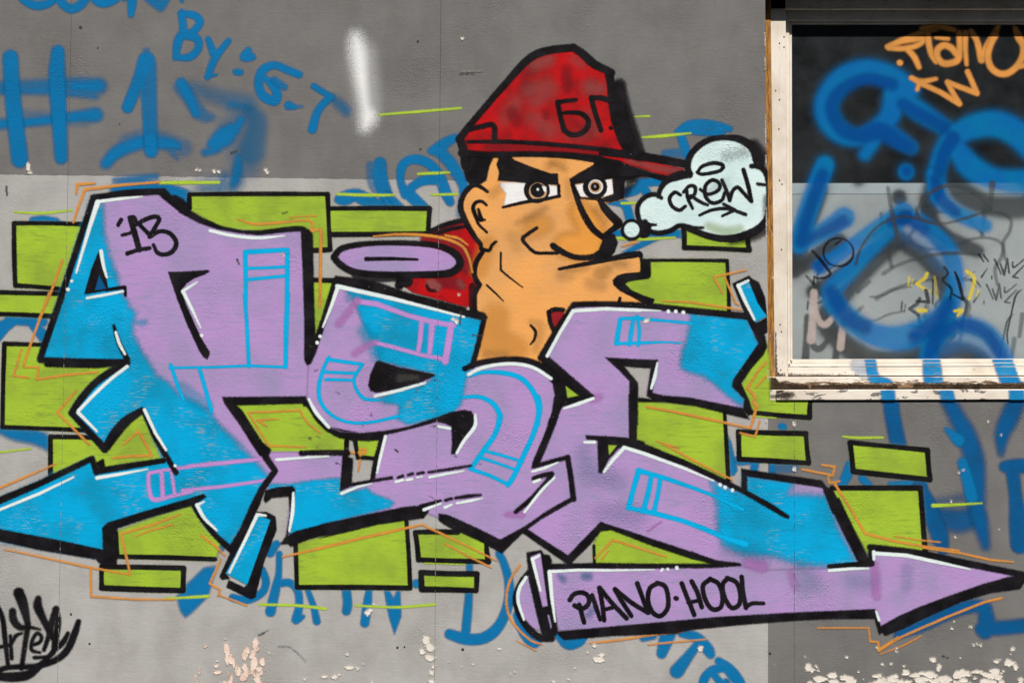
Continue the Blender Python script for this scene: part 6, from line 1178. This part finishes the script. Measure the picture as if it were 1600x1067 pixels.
cluster(14, 348, 374, 996, 1070, 2.4, 5.6, 'chip_pink', .8, 1.7)
cluster(26, 374, 416, 988, 1072, 2.6, 6.6, 'chip_pink', .9, 1.5)
cluster(5, 330, 352, 1030, 1056, 2.0, 4.0, 'chip_pink', 1.5, .8)
cluster(5, 304, 320, 1034, 1070, 1.8, 3.4, 'chip_pink', .6, 2.2)
chip([blob(321, 1008, 3)], 'chip_pink')
chip([blob(1262, 1042, 6), blob(1269, 1046, 4)]); chip([blob(1275, 1040, 2.4)])
for xa, xb, ya, yb, n in ((1270, 1350, 1050, 1070, 15), (1352, 1410, 1052, 1070, 14), (1412, 1478, 1048, 1072, 20), (1484, 1522, 1044, 1072, 14), (1522, 1560, 1044, 1066, 11)):
    cluster(n, xa, xb, ya, yb, 2.2, 6.0, 'chip', 1.8, .95)
chip([blob(1466, 1042, 4, sy=1.6)])
chip([blob(1575, 1034, 5, sx=1.8), blob(1586, 1040, 4, sy=2)]); chip([blob(1595, 1062, 6)]); chip([blob(1582, 1013, 4, sx=.8)])
chip([blob(1458, 1029, 4, sx=1.8)]); chip([blob(1556, 1032, 4)])
for k in range(26): chip([blob(random.uniform(1245, 1600), random.uniform(1005, 1067), random.uniform(1.0, 2.6))])
for k in range(14): chip([blob(random.uniform(280, 960), random.uniform(985, 1066), random.uniform(.9, 2.0))])
for x, y in ((723, 60), (1543, 659), (1564, 679), (1498, 738), (1505, 734), (1486, 783), (1492, 839), (1561, 827), (1241, 662), (1240, 733), (1197, 658), (1490, 970), (1516, 979), (1487, 981)): chip([blob(x, y, random.uniform(1.4, 2.6))])
chip([blob(1241, 733, 3.6)]); chip([blob(1241, 662, 2.4, sy=1.8)])
chip([blob(714, 502, 4), blob(708, 498, 3)]); chip([blob(1010, 501, 4, sx=1.4)]); chip([blob(443, 399, 2)]); chip([blob(717, 460, 2)]); chip([blob(731, 482, 2)])
def scuff(shapes, mat='grime', f=1.4, layer=15): return paint('scuff', shapes, M[mat], layer, wall, f=f)
scuff([S('A2', (1215, 440, 1.2), (1300, 436, .8), o=.7)]); scuff([S('A2', (1220, 428, 1), (1350, 425, .6), o=.7)], 'grime_soft')
scuff([S('A1', (180, 250, 3), (280, 230, 6), (320, 200, 5), o=.45)], 'grime_soft', 6, 1); scuff([S('A1', (280, 240, 1), (300, 270, 2), o=.6)], 'grime_soft', 3, 1)
scuff([S('A1', (1380, 910, 1.4), (1410, 895, 1), o=.9)]); scuff([S('A8', (45, 140, 1.6), (50, 200, 1.2), o=.8)]); scuff([S('C8', (1540, 500, 1.2), (1600, 470, .8), o=.8)])
scuff([S('B5', (610, 720, 1.6), (630, 735, 1), o=.9)]); scuff([S('B4', (1070, 650, 1), (1060, 740, .8), o=.9), S('B4', (1150, 815, .8), (1215, 820, .6), o=.8)])
scuff([S('D4', (60, 520, 1), (120, 520, 1), (180, 560, 1), (230, 610, 1), o=.4)], 'grime', 2, 1); scuff([S('B1', (440, 705, 1.6), (455, 740, 1.2), o=.8)])
scuff([S('B1', (790, 355, 1.4), (820, 348, .8), o=.8)]); scuff([S('C7', (575, 880, 1), (610, 892, .6), o=.9)])
for k in range(22):
    x, y = random.uniform(470, 760), random.uniform(540, 780)
    scuff([Stroke([(x, y, .9), (x + random.uniform(-5, 5), y + random.uniform(-3, 3), .6), (x + random.uniform(-8, 8), y + random.uniform(-5, 5), .4)], True, o=random.uniform(.35, .7))], 'grime', 1.1)

for k in range(6):
    y = random.uniform(10, 600); l = random.uniform(14, 60); xe = 1195.5 + 5.5 * y / 627 - 1.0
    chip([Stroke([(xe, y, .6), (xe + .2, y + l / 2, .9), (xe + .3, min(y + l, 622), .5)], True, o=.7)], f=.9)

M['rot'] = spray('dark_wood_rot', rgb('#2a211a'), rgb('#4a3a2c'), 0.7, 40, edge=1.6, escale=140, rough=0.8, relief=False)
def rot(shapes, depth, clip): return paint('rot_stain', shapes, M['rot'], 1, window, 2.2, 1.5, depth, None, clip)
rot([S('P', (1200, 604, 5), (1216, 602, 5), (1240, 604, 4), (1262, 605, 2.5)), S('P', (1206, 592, 5), (1212, 600, 6))], 0.0194, (1203.5, 589.5, 1700, 606.3))
rot([S('P', (1270, 604, 2), (1330, 603, 2.4), (1400, 604, 2)), S('P', (1430, 602, 2), (1500, 603, 3), (1600, 602, 2.4))], 0.0194, (1203.5, 589.5, 1700, 606.3))
rot([S('P', (1213, 586, 3), (1226, 586, 2), o=.8), S('P', (1211, 520, 1.2), (1212, 560, 1.6), (1213, 584, 2.4), o=.8)], D_JAMB - 0.0006, (1211, 300, 1231, 587.5))
rot([S('P', (1232, 585, 2), (1260, 586, 1.2), (1340, 586, .9), o=.7)], D_STILE - 0.0226, (1231.5, 574, 1700, 586.8))
rot([S('P', (1216, 617, 4), (1228, 618, 6), (1238, 616, 4), o=.6), S('P', (1214, 612, 2), (1222, 611, 2))], -0.0066, (1213.6, 609.4, 1700, 624.8))
